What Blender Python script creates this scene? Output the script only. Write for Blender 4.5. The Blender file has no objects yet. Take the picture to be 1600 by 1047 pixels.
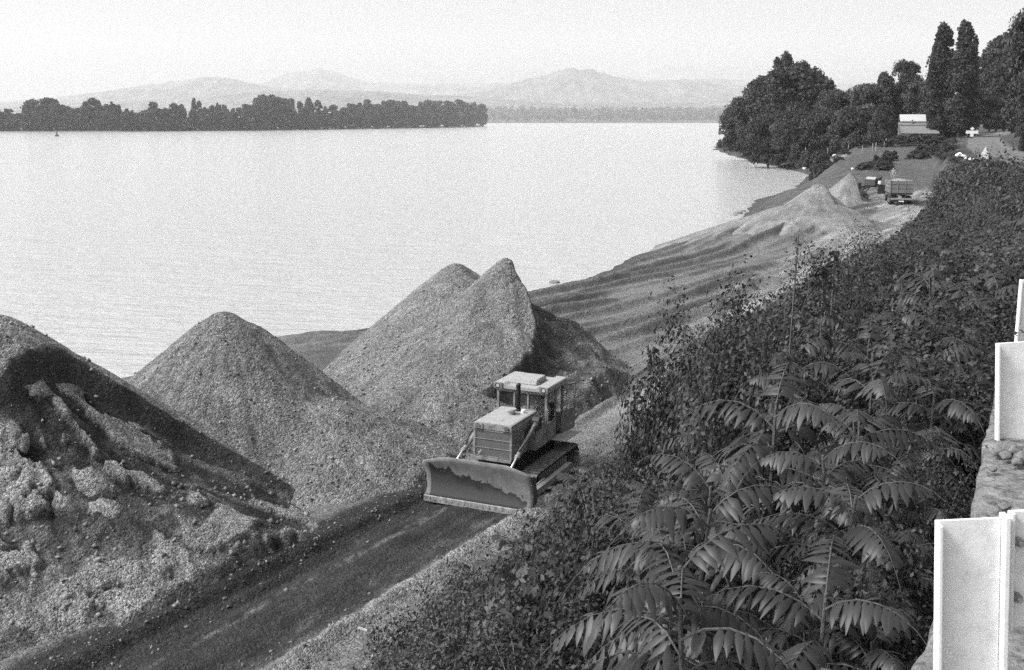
import bpy, math, random
import numpy as np
from mathutils import Vector, Matrix
random.seed(7); rng = np.random.default_rng(7)
scn = bpy.context.scene
col = scn.collection
# ---------------------------------------------------------------- camera
FPX, HV, CZ = 1778.0, 187.0, 12.0            # focal length in photo pixels, horizon row, camera height
PITCH = math.atan((523.5 - HV) / FPX)
cam = bpy.data.cameras.new("camera"); co = bpy.data.objects.new("camera", cam); col.objects.link(co)
co.location = (0, 0, CZ); co.rotation_euler = (math.pi/2 - PITCH, 0, 0)
cam.sensor_width = 36; cam.lens = 36*FPX/1600; cam.clip_start = .1; cam.clip_end = 90000
cam.dof.use_dof = True; cam.dof.focus_distance = 34; cam.dof.aperture_fstop = 11
scn.camera = co
# ---------------------------------------------------------------- light
SUN_EL, SUN_AZ = math.radians(46), math.radians(-103)      # azimuth from +Y towards +X
w = bpy.data.worlds.new("World"); scn.world = w; w.use_nodes = True
nt = w.node_tree; nt.nodes.clear()
sky = nt.nodes.new("ShaderNodeTexSky"); sky.sky_type = 'NISHITA'; sky.sun_disc = False
sky.sun_elevation = SUN_EL; sky.sun_rotation = SUN_AZ; sky.air_density = 1.2; sky.dust_density = 6.0; sky.altitude = 0
bw = nt.nodes.new("ShaderNodeRGBToBW"); bg = nt.nodes.new("ShaderNodeBackground"); bg.inputs[1].default_value = .15
wo = nt.nodes.new("ShaderNodeOutputWorld")
nt.links.new(sky.outputs[0], bw.inputs[0]); nt.links.new(bw.outputs[0], bg.inputs[0]); nt.links.new(bg.outputs[0], wo.inputs[0])
sd = bpy.data.lights.new("sun", 'SUN'); sd.energy = 2.0; sd.angle = math.radians(13); sd.color = (1, 1, 1)
so = bpy.data.objects.new("sun", sd); col.objects.link(so)
sv = Vector((math.sin(SUN_AZ)*math.cos(SUN_EL), math.cos(SUN_AZ)*math.cos(SUN_EL), math.sin(SUN_EL)))
so.rotation_euler = sv.to_track_quat('Z', 'Y').to_euler(); so.location = sv*200
scn.view_settings.view_transform = 'Standard'; scn.view_settings.look = 'None'
scn.view_settings.exposure = 0.74; scn.view_settings.gamma = 1
scn.render.engine = 'CYCLES'; cy = scn.cycles
cy.max_bounces = 6; cy.diffuse_bounces = 3; cy.glossy_bounces = 3; cy.transmission_bounces = 4; cy.volume_bounces = 1
cy.use_denoising = False; cy.use_adaptive_sampling = False; cy.caustics_reflective = False; cy.caustics_refractive = False; cy.transparent_max_bounces = 16
# ---------------------------------------------------------------- maths
def at(u, v, z=0.0):
    x = (u-800)/FPX; y = -(v-523.5)/FPX
    d = (x, math.cos(PITCH)+y*math.sin(PITCH), -math.sin(PITCH)+y*math.cos(PITCH)); k = (z-CZ)/d[2]
    return d[0]*k, d[1]*k
def atY(u, v, Y):
    x = (u-800)/FPX; y = -(v-523.5)/FPX
    d = (x, math.cos(PITCH)+y*math.sin(PITCH), -math.sin(PITCH)+y*math.cos(PITCH)); k = Y/d[1]
    return d[0]*k, CZ+d[2]*k
def proj(x, y, z):
    dz = z-CZ; dep = y*math.cos(PITCH)-dz*math.sin(PITCH); up = y*math.sin(PITCH)+dz*math.cos(PITCH)
    return 800+FPX*x/dep, 523.5-FPX*up/dep
HD = math.radians(29); SH, CH = math.sin(HD), math.cos(HD)
def to_st(x, y): return x*SH+y*CH, x*CH-y*SH
def to_xy(s, t): return s*SH+t*CH, s*CH-t*SH
def pn(x, y, seed=0):
    x = np.asarray(x, float); y = np.asarray(y, float)
    xi = np.floor(x).astype(np.int64); yi = np.floor(y).astype(np.int64); xf = x-xi; yf = y-yi
    def g(ix, iy, fx, fy):
        h = (ix*374761393 + iy*668265263 + seed*974634777) & 0xffffffff
        h = ((h ^ (h >> 13))*1274126177) & 0xffffffff; h = h ^ (h >> 16)
        a = (h & 0xffff)/65535.0*2*np.pi
        return np.cos(a)*fx+np.sin(a)*fy
    s = xf*xf*xf*(xf*(xf*6-15)+10); r = yf*yf*yf*(yf*(yf*6-15)+10)
    a = g(xi, yi, xf, yf); b = g(xi+1, yi, xf-1, yf); c = g(xi, yi+1, xf, yf-1); d = g(xi+1, yi+1, xf-1, yf-1)
    return ((a*(1-s)+b*s)*(1-r)+(c*(1-s)+d*s)*r)*1.5
def fbm(x, y, o=4, seed=0, gain=.5):
    v = 0; a = 1.0; n = 0
    for i in range(o):
        v = v+a*pn(np.asarray(x)*2**i, np.asarray(y)*2**i, seed+i*17); n += a; a *= gain
    return v/n
def ridged(x, y, o=3, seed=0):
    v = 0; a = 1.0; n = 0
    for i in range(o):
        v = v+a*(1-np.abs(pn(np.asarray(x)*2**i, np.asarray(y)*2**i, seed+i*13))*2); n += a; a *= .5
    return v/n
def sm(a, b, x):
    t = np.clip((np.asarray(x, float)-a)/(b-a), 0, 1); return t*t*(3-2*t)
# ---------------------------------------------------------------- object helpers
def tag(o, label=None, cat=None, group=None, kind=None):
    if label: o["label"] = label
    if cat: o["category"] = cat
    if group: o["group"] = group
    if kind: o["kind"] = kind
    return o
def empty(name, loc=(0, 0, 0), rz=0, label=None, cat=None, group=None):
    o = bpy.data.objects.new(name, None); col.objects.link(o); o.empty_display_size = .2
    o.location = loc; o.rotation_euler = (0, 0, rz)
    return tag(o, label, cat, group)
def mesh_np(name, V, Fq, mat, parent=None, smooth=False, attrs=None, face_attrs=None):
    me = bpy.data.meshes.new(name); V = np.asarray(V, np.float32); Fq = np.asarray(Fq, np.int32)
    n, k = Fq.shape
    me.vertices.add(len(V)); me.vertices.foreach_set("co", V.ravel())
    me.loops.add(n*k); me.loops.foreach_set("vertex_index", Fq.ravel())
    me.polygons.add(n); me.polygons.foreach_set("loop_start", np.arange(0, n*k, k, dtype=np.int32))
    me.polygons.foreach_set("loop_total", np.full(n, k, np.int32))
    if smooth: me.polygons.foreach_set("use_smooth", np.ones(n, bool))
    me.update(calc_edges=True)
    for an, av in (attrs or {}).items():
        a = me.attributes.new(an, 'FLOAT', 'POINT'); a.data.foreach_set("value", np.asarray(av, np.float32).ravel())
    for an, av in (face_attrs or {}).items():
        a = me.attributes.new(an, 'FLOAT', 'FACE'); a.data.foreach_set("value", np.asarray(av, np.float32).ravel())
    me.materials.append(mat)
    o = bpy.data.objects.new(name, me); col.objects.link(o)
    if parent: o.parent = parent
    return o
def copy_tree(o, parent=None):
    c = o.copy(); col.objects.link(c)
    if parent: c.parent = parent
    for ch in KIDS.get(o.name, []): copy_tree(ch, c)
    return c
KIDS = {}
def reg(root):
    KIDS[root.name] = [o for o in root.children]
    for o in root.children: reg(o)
class MB:
    def __init__(s): s.v = []; s.f = []
    def add(s, vs, fs, M=None):
        b = len(s.v)
        for q in vs:
            q = Vector(q); s.v.append(tuple(M @ q) if M else tuple(q))
        s.f += [tuple(b+i for i in f) for f in fs]; return s
    def box(s, x0, x1, y0, y1, z0, z1, M=None):
        return s.add([(x0,y0,z0),(x1,y0,z0),(x1,y1,z0),(x0,y1,z0),(x0,y0,z1),(x1,y0,z1),(x1,y1,z1),(x0,y1,z1)],
                     [(0,3,2,1),(4,5,6,7),(0,1,5,4),(1,2,6,5),(2,3,7,6),(3,0,4,7)], M)
    def prism(s, pts, a, b, axis='x', M=None):      # closed outline extruded a..b along an axis
        n = len(pts)
        mk = {'x': lambda p, h: (h, p[0], p[1]), 'y': lambda p, h: (p[0], h, p[1]), 'z': lambda p, h: (p[0], p[1], h)}[axis]
        vs = [mk(p, a) for p in pts]+[mk(p, b) for p in pts]
        fs = [tuple(range(n))[::-1], tuple(range(n, 2*n))]+[(i, (i+1) % n, n+(i+1) % n, n+i) for i in range(n)]
        return s.add(vs, fs, M)
    def tube(s, pts, r, n=8, cap=True):
        pts = [Vector(p) for p in pts]; rs = r if isinstance(r, (list, tuple)) else [r]*len(pts)
        b = len(s.v)
        for i, p in enumerate(pts):
            d = (pts[min(i+1, len(pts)-1)]-pts[max(i-1, 0)]).normalized()
            a = d.orthogonal().normalized() if i == 0 else (a-d*a.dot(d)).normalized()
            c = d.cross(a)
            for k in range(n):
                t = 2*math.pi*k/n; s.v.append(tuple(p+(a*math.cos(t)+c*math.sin(t))*rs[i]))
        for i in range(len(pts)-1):
            for k in range(n):
                s.f.append((b+i*n+k, b+i*n+(k+1) % n, b+(i+1)*n+(k+1) % n, b+(i+1)*n+k))
        if cap:
            s.f.append(tuple(b+k for k in range(n))[::-1]); s.f.append(tuple(b+(len(pts)-1)*n+k for k in range(n)))
        return s
    def build(s, name, mat, parent=None, bevel=0, smooth=False):
        me = bpy.data.meshes.new(name); me.from_pydata(s.v, [], s.f); me.update()
        if smooth:
            for p in me.polygons: p.use_smooth = True
        me.materials.append(mat)
        o = bpy.data.objects.new(name, me); col.objects.link(o)
        if parent: o.parent = parent
        if bevel:
            m = o.modifiers.new("bevel", 'BEVEL'); m.width = bevel; m.segments = 2; m.limit_method = 'ANGLE'
            m.angle_limit = math.radians(40)
        return o
# ---------------------------------------------------------------- materials
def mat(name, base, rough=.7, metal=0, var=.2, scale=4, bump=0, bscale=30, alpha_attr=None, ior=1.45, coord='Object', spec=.5, stains=0, sscale=1.5):
    m = bpy.data.materials.new(name); m.use_nodes = True; n = m.node_tree; N = n.nodes; L = n.links
    b = N["Principled BSDF"]; b.inputs["Roughness"].default_value = rough; b.inputs["Metallic"].default_value = metal
    b.inputs["IOR"].default_value = ior; b.inputs["Specular IOR Level"].default_value = spec
    tc = N.new("ShaderNodeTexCoord")
    t = N.new("ShaderNodeTexNoise"); t.inputs["Scale"].default_value = scale; t.inputs["Detail"].default_value = 8; t.inputs["Roughness"].default_value = .65
    L.new(tc.outputs[coord], t.inputs["Vector"])
    mr = N.new("ShaderNodeMapRange"); mr.inputs[1].default_value = .3; mr.inputs[2].default_value = .7
    mr.inputs[3].default_value = base*(1-var); mr.inputs[4].default_value = base*(1+var)
    L.new(t.outputs[0], mr.inputs[0]); out = mr.outputs[0]
    if stains:
        t2 = N.new("ShaderNodeTexNoise"); t2.inputs["Scale"].default_value = sscale; t2.inputs["Detail"].default_value = 10
        t2.inputs["Roughness"].default_value = .78; L.new(tc.outputs[coord], t2.inputs["Vector"])
        m2 = N.new("ShaderNodeMapRange"); m2.inputs[1].default_value = .5; m2.inputs[2].default_value = .62
        m2.inputs[3].default_value = 1; m2.inputs[4].default_value = 1-stains; L.new(t2.outputs[0], m2.inputs[0])
        mu = N.new("ShaderNodeMath"); mu.operation = 'MULTIPLY'; L.new(out, mu.inputs[0]); L.new(m2.outputs[0], mu.inputs[1]); out = mu.outputs[0]
    L.new(out, b.inputs["Base Color"])
    if bump:
        t3 = N.new("ShaderNodeTexNoise"); t3.inputs["Scale"].default_value = bscale; t3.inputs["Detail"].default_value = 6
        L.new(tc.outputs[coord], t3.inputs["Vector"])
        bp = N.new("ShaderNodeBump"); bp.inputs["Strength"].default_value = .8; bp.inputs["Distance"].default_value = bump
        L.new(t3.outputs[0], bp.inputs["Height"]); L.new(bp.outputs[0], b.inputs["Normal"])
    return m
def gravel_mat(name, cell=12, speck=.55, bump=.05, rough=.95):
    """base albedo from the mesh attribute 'alb' (dry / damp / soil), pebbles from voronoi cells"""
    m = bpy.data.materials.new(name); m.use_nodes = True; n = m.node_tree; N = n.nodes; L = n.links
    b = N["Principled BSDF"]; b.inputs["Roughness"].default_value = rough; b.inputs["Specular IOR Level"].default_value = .25
    a = N.new("ShaderNodeAttribute"); a.attribute_name = "alb"
    g = N.new("ShaderNodeNewGeometry")
    def math_(op, x, y):
        k = N.new("ShaderNodeMath"); k.operation = op
        for i, q in enumerate((x, y)):
            if isinstance(q, (int, float)): k.inputs[i].default_value = q
            else: L.new(q, k.inputs[i])
        return k.outputs[0]
    def vor(sc):
        v = N.new("ShaderNodeTexVoronoi"); v.inputs["Scale"].default_value = sc; L.new(g.outputs["Position"], v.inputs["Vector"])
        s = N.new("ShaderNodeSeparateColor"); L.new(v.outputs["Color"], s.inputs[0]); return v, s.outputs[0]
    v1, c1 = vor(cell); v2, c2 = vor(cell*2.3); v3, c3 = vor(cell*.45)
    p1 = math_('POWER', c1, 1.6); p2 = math_('POWER', c2, 1.4)
    k = math_('ADD', math_('MULTIPLY', p1, speck*1.5), math_('MULTIPLY', p2, speck*.9))
    k = math_('ADD', k, math_('MULTIPLY', c3, speck*.35))
    k = math_('ADD', k, 1-speck*1.25)
    big = N.new("ShaderNodeTexNoise"); big.inputs["Scale"].default_value = .9; big.inputs["Detail"].default_value = 9; big.inputs["Roughness"].default_value = .68
    L.new(g.outputs["Position"], big.inputs["Vector"])
    mr = N.new("ShaderNodeMapRange"); mr.inputs[1].default_value = .3; mr.inputs[2].default_value = .7; mr.inputs[3].default_value = .72; mr.inputs[4].default_value = 1.28
    L.new(big.outputs[0], mr.inputs[0])
    k = math_('MULTIPLY', k, mr.outputs[0]); k = math_('MULTIPLY', k, a.outputs["Fac"])
    L.new(k, b.inputs["Base Color"])
    h = math_('ADD', math_('MULTIPLY', v1.outputs["Distance"], -1.0), math_('MULTIPLY', v2.outputs["Distance"], -.6))
    h = math_('ADD', h, math_('MULTIPLY', v3.outputs["Distance"], -.8)); h = math_('ADD', h, math_('MULTIPLY', big.outputs[0], 1.2))
    bp = N.new("ShaderNodeBump"); bp.inputs["Strength"].default_value = 1; bp.inputs["Distance"].default_value = bump
    L.new(h, bp.inputs["Height"]); L.new(bp.outputs[0], b.inputs["Normal"])
    return m
def leaf_mat(name, base, var=.5, rough=.55, transl=.25):
    m = bpy.data.materials.new(name); m.use_nodes = True; n = m.node_tree; N = n.nodes; L = n.links
    b = N["Principled BSDF"]; b.inputs["Roughness"].default_value = rough; b.inputs["Specular IOR Level"].default_value = .4
    a = N.new("ShaderNodeAttribute"); a.attribute_name = "tone"
    oi = N.new("ShaderNodeObjectInfo")
    mr = N.new("ShaderNodeMapRange"); mr.inputs[3].default_value = base*(1-var); mr.inputs[4].default_value = base*(1+var); L.new(a.outputs["Fac"], mr.inputs[0])
    m2 = N.new("ShaderNodeMapRange"); m2.inputs[3].default_value = .8; m2.inputs[4].default_value = 1.2; L.new(oi.outputs["Random"], m2.inputs[0])
    mu = N.new("ShaderNodeMath"); mu.operation = 'MULTIPLY'; L.new(mr.outputs[0], mu.inputs[0]); L.new(m2.outputs[0], mu.inputs[1])
    L.new(mu.outputs[0], b.inputs["Base Color"])
    if transl:
        tr = N.new("ShaderNodeBsdfTranslucent"); L.new(mu.outputs[0], tr.inputs[0])
        mx = N.new("ShaderNodeMixShader"); mx.inputs[0].default_value = transl
        L.new(b.outputs[0], mx.inputs[1]); L.new(tr.outputs[0], mx.inputs[2]); L.new(mx.outputs[0], N["Material Output"].inputs[0])
    return m
M_GROUND = gravel_mat("ground_gravel", 14, .42, .05)
M_PILE = gravel_mat("heap_gravel", 15, .55, .07)
M_SAND = gravel_mat("heap_sand", 13, .3, .05)
M_LEAF = leaf_mat("shrub_leaf", .042, .65)
M_SUMAC = leaf_mat("sumac_leaf", .041, .4, .45)
M_TREE = leaf_mat("tree_leaf", .047, .45, .8, .15)
M_TREE2 = leaf_mat("tree_leaf_pale", .06, .45, .8, .15)
M_BARK = mat("bark", .09, .95, var=.4, scale=8, bump=.02)
M_STEM = mat("plant_stem", .16, .8, var=.3)
M_DRY = leaf_mat("dry_twig", .28, .5, .9, 0)
M_YEL = mat("machine_paint", .23, .6, var=.30, scale=4, stains=.55, sscale=3.5, bump=.004, bscale=14)
M_YELTOP = mat("machine_paint_dusty", .33, .85, var=.25, scale=4, stains=.35, sscale=4)  # paler copy of the paint for upper faces, sunlit brightness put into colour
M_DARK = mat("machine_dark", .035, .6, var=.4, scale=6)
M_BLADE = mat("blade_steel", .17, .8, 0, var=.4, scale=2.5, bump=.004, bscale=8)
M_EDGE = mat("cutting_edge_steel", .30, .6, .2, var=.4, scale=7, stains=.5, sscale=6)
M_RUB = mat("black_rubber", .02, .7, var=.3)
M_TRACK = mat("track_steel", .22, .6, .3, var=.5, scale=7, bump=.005)
M_WHITE = mat("white_paint", .84, .6, var=.05, scale=5, stains=.16, sscale=7, bump=.002, bscale=25)
M_CHROME = mat("lamp_reflector", .8, .2, .6, var=.05)
M_CONC = mat("old_concrete", .17, .95, var=.6, scale=9, bump=.05, bscale=16, stains=.65, sscale=7)
M_ROCK = mat("rock", .16, .95, var=.4, scale=3, bump=.05, bscale=5)
M_WOOD = mat("weathered_wood", .30, .9, var=.3, scale=5, bump=.004)
M_TRUCKW = mat("truck_boards", .16, .8, var=.25, scale=2)
def glass_mat():
    m = bpy.data.materials.new("window_glass"); m.use_nodes = True; N = m.node_tree.nodes; L = m.node_tree.links
    b = N["Principled BSDF"]; b.inputs["Roughness"].default_value = .05; b.inputs["Base Color"].default_value = (.1, .1, .1, 1)
    t = N.new("ShaderNodeBsdfTransparent"); t.inputs[0].default_value = (.97, .97, .97, 1)
    mx = N.new("ShaderNodeMixShader"); mx.inputs[0].default_value = .07; L.new(t.outputs[0], mx.inputs[1]); L.new(b.outputs[0], mx.inputs[2])
    L.new(mx.outputs[0], N["Material Output"].inputs[0]); return m
M_GLASS = glass_mat()
# ---------------------------------------------------------------- terrain
ST = np.array([-30, 20, 40, 60, 90, 125, 145, 170, 220, 290, 400, 520, 800, 1500.])
C = {
 'sh': [-46, -46, -48, -44, -42, -44.5, -47, -53, -60, -75, -128, -180, -270, -450],
 'rl': [-20, -19.9, -19.4, -21, -24, -26.5, -28, -32, -50, -60, -95, -120, -150, -200],
 'rr': [-16.2, -16.2, -16.2, -17.8, -19.2, -20.7, -22.2, -25, -38, -46, -60, -70, -80, -90],
 'toe': [-12.2, -12.7, -15.2, -16.6, -18, -19.8, -21.4, -24, -35, -44, -56, -62, -70, -80],
 'cr': [.9, -.5, -1.6, -3.3, -7.3, -14, -17, -20.5, -29, -38, -44, -46, -46, -46]}
ZR = np.array([0, 0, 0, .4, .9, 1.6, 1.9, 2.5, 4, 5.2, 5.5, 5.5, 5.5, 5.5])
ZC = np.array([9.2, 9.2, 9.1, 8.9, 8.2, 7.2, 6.7, 6.8, 7.2, 7.6, 8, 8, 8, 8.])
ZW = np.array([8.0, 8.0, 8.2, 8.3, 7.9, 6.9, 6.4, 6.5, 6.9, 7.3, 7.6, 7.6, 7.6, 7.6])   # foot of the wall
def cv(k, s): return np.interp(s, ST, C[k])
def base_z(s, t):
    s = np.asarray(s, float); t = np.asarray(t, float)
    zr = np.interp(s, ST, ZR); zc = np.interp(s, ST, ZC); zw = np.interp(s, ST, ZW)
    sh = cv('sh', s)+1.6*fbm(s/9, s*0, 4, 5); rl = cv('rl', s); rr = cv('rr', s); toe = cv('toe', s); cr = cv('cr', s)
    tm = toe*.5+(cr-.9)*.5; T = [sh-60, sh-8, sh, sh+2.5, rl-2, rl, rr, toe, tm, cr-.9, cr+.2, cr+6, cr+30, cr+90]
    Z = [zr*0-6, zr*0-3, zr*0-1.62, zr*0-1.0, zr-.1, zr, zr, zr+.35, (zr+.35+zw)/2+.9, zw, zc, zc, zc+9, zc+26]
    out = np.where(t <= T[0], Z[0], Z[-1])
    for i in range(len(T)-1):
        f = np.clip((t-T[i])/np.maximum(T[i+1]-T[i], .01), 0, 1)
        out = np.where((t > T[i]) & (t <= T[i+1]), Z[i]+(Z[i+1]-Z[i])*f, out)
    return out
def ground(s, t):
    """height and base albedo of the ground sheet"""
    s = np.asarray(s, float); t = np.asarray(t, float); x = s*SH+t*CH; y = s*CH-t*SH
    z = base_z(s, t); rl = cv('rl', s); rr = cv('rr', s); toe = cv('toe', s); cr = cv('cr', s); sh = cv('sh', s)
    beach = sm(0, 3, t-sh)*sm(0, 2, rl+1-t)
    a1 = math.radians(43); a = x*math.sin(a1)+y*math.cos(a1); b = x*math.cos(a1)-y*math.sin(a1)
    ph = b/2.5+1.1*fbm(a/26, b/14, 3, 8)+.12*fbm(a/3, b/3, 3, 9); fr_ = ph-np.floor(ph); row = np.floor(ph)
    rid = (np.where(fr_ < .72, fr_/.72, (1-fr_)/.28))**1.5*np.clip(.55+.9*pn(a/17+row*5.3, row*1.7+.4, 23), .1, 1.1)+.12*fbm(a/2.2, b/1.1, 4, 24)
    far = sm(48, 60, s)*(1-sm(150, 185, s))
    z = z+1.5*np.exp(-((x-24)**2+(y-112)**2)/90)+1.0*np.exp(-((x-48)**2/60+(y-188)**2/300))+beach*(far*.72*(rid-.3)+.16*fbm(x/5, y/5, 4, 31)+.05*fbm(x, y, 3, 32))
    # road surface: ruts
    onroad = sm(-.4, .2, t-rl)*sm(-.4, .2, rr-t)
    mid = (rl+rr)/2; wv = .35*fbm(s/11, s*0+4, 2, 61)
    for off, amp in ((-1.05, -.10), (1.05, -.09), (.15, .05)):
        z = z+onroad*(1-sm(165, 185, s))*amp*np.exp(-((t-mid-off-wv)/.28)**2)*(.6+.4*sm(30, 36, s))
    behind = sm(37, 40, s)*(1-sm(150, 170, s))
    wide = sm(-2.5, 0, t-rl)*sm(-1, .4, toe-t)
    z = z+behind*wide*(.20*ridged(s/22, (t+.35*fbm(s/9, t/9, 2, 4))/1.5, 2, 71)-.05+.05*fbm(s, t*2.2, 3, 9))
    # scraped bank left of the road, light windrow right of it
    near = 1-sm(33, 38, s)
    jag = .35*fbm(s/1.3, s*0, 4, 12)
    z = z+near*(.28*sm(.35, -.05, t-rl-jag*.6)*sm(-3.4, -.8, t-rl))
    z = z+near*(.26+.16*fbm(s/.5, t*2, 4, 17))*np.exp(-((t-rr-.45-jag*.5)/.34)**2)-near*.10*np.exp(-((t-rl-.75-.2*jag)/.13)**2)*sm(.0, .2, fbm(s/5, s*0, 2, 18)+.1)
    z = z+near*onroad*.012*np.sin(s*2*np.pi/.19)*sm(.1, .2, .55-np.abs(np.abs(t-mid)-1.15))*sm(0, .2, fbm(s/1.8, t, 2, 36)+.12)
    # vegetated slope roughness, river bed
    slope = sm(0, 2, t-toe)*sm(0, 1.5, cr-.6-t)
    z = z+.02*near*onroad*fbm(s/4, t*4, 3, 16)+slope*.45*fbm(x/2, y/2, 4, 41)+.02*fbm(x*1.5, y*1.5, 3, 51)
    # albedo
    al = .158+.035*fbm(x/4, y/4, 4, 81)
    wet = sm(3.5, .3, t-sh); al = al*(1-.55*wet)
    dk = sm(.55, .95, rid)*0
    lay = sm(.70, .80, fr_)*(1-sm(.9, 1, fr_))*sm(0, .3, rid-.0+pn(a/9, row*3.1, 26)*.6); al = al*(1-.42*lay*beach*far)*(1+.18*beach*far*fbm(a/9, b/1.6, 4, 25))
    al = np.where(beach > .5, al*(1-.35*sm(.1, .3, fbm(x/7, y/7, 3, 91))*(1-far)), al)
    rdark = near*onroad*sm(-.5, .3, t-rl)
    edge = near*sm(.9, .2, np.abs(t-rl+.35-jag))
    streak = np.maximum(1.3*np.exp(-((t-mid+.45-wv*.4)/.11)**2)*sm(15, 20, s)*sm(-.05, .12, fbm(s/.9, t*4, 4, 19)), .55*np.exp(-((t-mid-1.2)/.25)**2)*sm(0, .3, fbm(s/1.5, t*2, 3, 29)))
    al = al*(1-rdark)+rdark*(.036+.09*streak+.016*fbm(x/1.2, y/1.2, 3, 14)+.030*fbm(s/7, t*3.2, 4, 15))
    al = al*(1-edge)+edge*.03
    lgt = np.exp(-((t-rr-.45-jag*.5)/.42)**2)*near*sm(-.35, .05, fbm(s/.8, t*2, 3, 37)); al = al*(1-lgt)+lgt*.25
    fr = wide*sm(38, 46, s)*(1-sm(160, 180, s)); al = al*(1-fr)+fr*(.255+.20*fbm(s/20, t/1.1, 3, 35)*1.2)
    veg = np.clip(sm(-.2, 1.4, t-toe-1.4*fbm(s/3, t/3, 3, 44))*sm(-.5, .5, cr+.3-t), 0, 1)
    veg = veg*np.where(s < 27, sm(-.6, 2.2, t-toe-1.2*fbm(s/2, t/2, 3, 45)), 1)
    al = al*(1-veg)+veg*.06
    mroad = sm(-.2, .5, t-cr)*sm(-.3, .6, cr+6-t); al = al*(1-mroad)+mroad*(.17+.03*fbm(s/9, t/.8, 3, 66))
    hill = sm(.3, 1.5, t-cr-6); al = al*(1-hill)+hill*.06
    up = sm(158, 175, s)*sm(0, 3, t-sh)*sm(.5, -1.5, t-cr)
    z = z+up*.35*fbm(x/4, y/4, 5, 78); al = al*(1-.4*up); gr = up*sm(-.12, .12, fbm(x/9, y/9, 4, 77)-.04+.25*sm(240, 280, s)); al = al*(1-gr)+gr*.10
    al = al*(1-sm(300, 340, s)*sm(1, -1, t-cr))+.06*sm(300, 340, s)*sm(1, -1, t-cr)
    return z, np.clip(al, .02, .5)
sl = [-14.0]
while sl[-1] < 1500: sl.append(sl[-1]+max(.11, (.0031 if sl[-1] < 165 else .006)*(sl[-1]+22)))
sl = np.array(sl)
tl = np.concatenate([np.linspace(-520, -140, 24), np.linspace(-136, -57, 60), np.arange(-56, -22, .21), np.arange(-21.9, -12.2, .10), np.arange(-12, 2.01, .21), np.linspace(2.4, 34, 46), np.linspace(40, 260, 16)])
def grid_faces(nr, nc):
    i = np.arange(nr-1)[:, None]*nc+np.arange(nc-1)[None, :]
    return np.stack([i, i+1, i+nc+1, i+nc], -1).reshape(-1, 4)
S, T_ = np.meshgrid(sl, tl, indexing='ij')
Z, A = ground(S, T_)
X = S*SH+T_*CH; Y = S*CH-T_*SH
def gz(x, y):
    s, t = to_st(x, y); i = min(max(int(np.searchsorted(sl, s))-1, 0), len(sl)-2); j = min(max(int(np.searchsorted(tl, t))-1, 0), len(tl)-2)
    a = min(max((s-sl[i])/(sl[i+1]-sl[i]), 0), 1); b = min(max((t-tl[j])/(tl[j+1]-tl[j]), 0), 1)
    return float((Z[i, j]*(1-a)+Z[i+1, j]*a)*(1-b)+(Z[i, j+1]*(1-a)+Z[i+1, j+1]*a)*b)
g = mesh_np("ground", np.stack([X, Y, Z], -1).reshape(-1, 3), grid_faces(len(sl), len(tl))[:, ::-1], M_GROUND, smooth=True, attrs={"alb": A})
tag(g, "river bank of sand, gravel track and overgrown slope", "ground", kind="structure")
# ---------------------------------------------------------------- river
def water_mat():
    m = bpy.data.materials.new("river_water"); m.use_nodes = True; n = m.node_tree; N = n.nodes; L = n.links
    b = N["Principled BSDF"]; b.inputs["Base Color"].default_value = (.42, .42, .42, 1); b.inputs["Roughness"].default_value = .17
    b.inputs["IOR"].default_value = 1.6
    g = N.new("ShaderNodeNewGeometry"); mp = N.new("ShaderNodeMapping"); mp.inputs["Rotation"].default_value = (0, 0, math.radians(24)); mp.inputs["Scale"].default_value = (.35, 1, 1)
    L.new(g.outputs["Position"], mp.inputs["Vector"])
    hs = None
    for sc, k in ((4.5, .09), (1.7, .26), (.5, .42), (.06, .5)):
        t = N.new("ShaderNodeTexNoise"); t.inputs["Scale"].default_value = sc; t.inputs["Detail"].default_value = 4
        L.new(mp.outputs[0], t.inputs["Vector"])
        mu = N.new("ShaderNodeMath"); mu.operation = 'MULTIPLY'; mu.inputs[1].default_value = k; L.new(t.outputs[0], mu.inputs[0])
        if hs is None: hs = mu.outputs[0]
        else:
            ad = N.new("ShaderNodeMath"); L.new(hs, ad.inputs[0]); L.new(mu.outputs[0], ad.inputs[1]); hs = ad.outputs[0]
    bp = N.new("ShaderNodeBump"); bp.inputs["Strength"].default_value = 1; bp.inputs["Distance"].default_value = 1.3
    L.new(hs, bp.inputs["Height"]); L.new(bp.outputs[0], b.inputs["Normal"])
    return m
m = MB(); m.add([(-16000, -400, -1.6), (16000, -400, -1.6), (16000, 7000, -1.6), (-16000, 7000, -1.6)], [(0, 1, 2, 3)])
tag(m.build("water", water_mat()), "wide pale river with fine ripples", "river", kind="structure")
# ---------------------------------------------------------------- gravel heaps
def cone(x, y, peaks):
    h = np.full(np.shape(x), -9.0)
    for (px, py, pz, sl_, rd, sx) in peaks:
        dx = (x-px)/sx; dy = y-py; an = np.arctan2(dy, dx)
        r = np.sqrt(dx*dx+dy*dy+rd*rd)-rd*.8
        hh = pz-sl_*r*(1+.05*np.sin(an*3+px)+.03*np.sin(an*7+py))
        k = 5.0; h = np.where(hh > h+3, hh, np.where(h > hh+3, h, np.log(np.exp(np.clip(k*h, -60, 60))+np.exp(np.clip(k*hh, -60, 60)))/k))
    return h
def hit(u, v, peaks):
    x = (u-800)/FPX; y = -(v-523.5)/FPX
    d = np.array((x, math.cos(PITCH)+y*math.sin(PITCH), -math.sin(PITCH)+y*math.cos(PITCH)))
    k = np.arange(15, 90, .05); P = d[None]*k[:, None]; h = cone(P[:, 0], P[:, 1], peaks)
    i = np.argmax(h > P[:, 2]+CZ); return (P[i, 0], P[i, 1])
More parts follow.
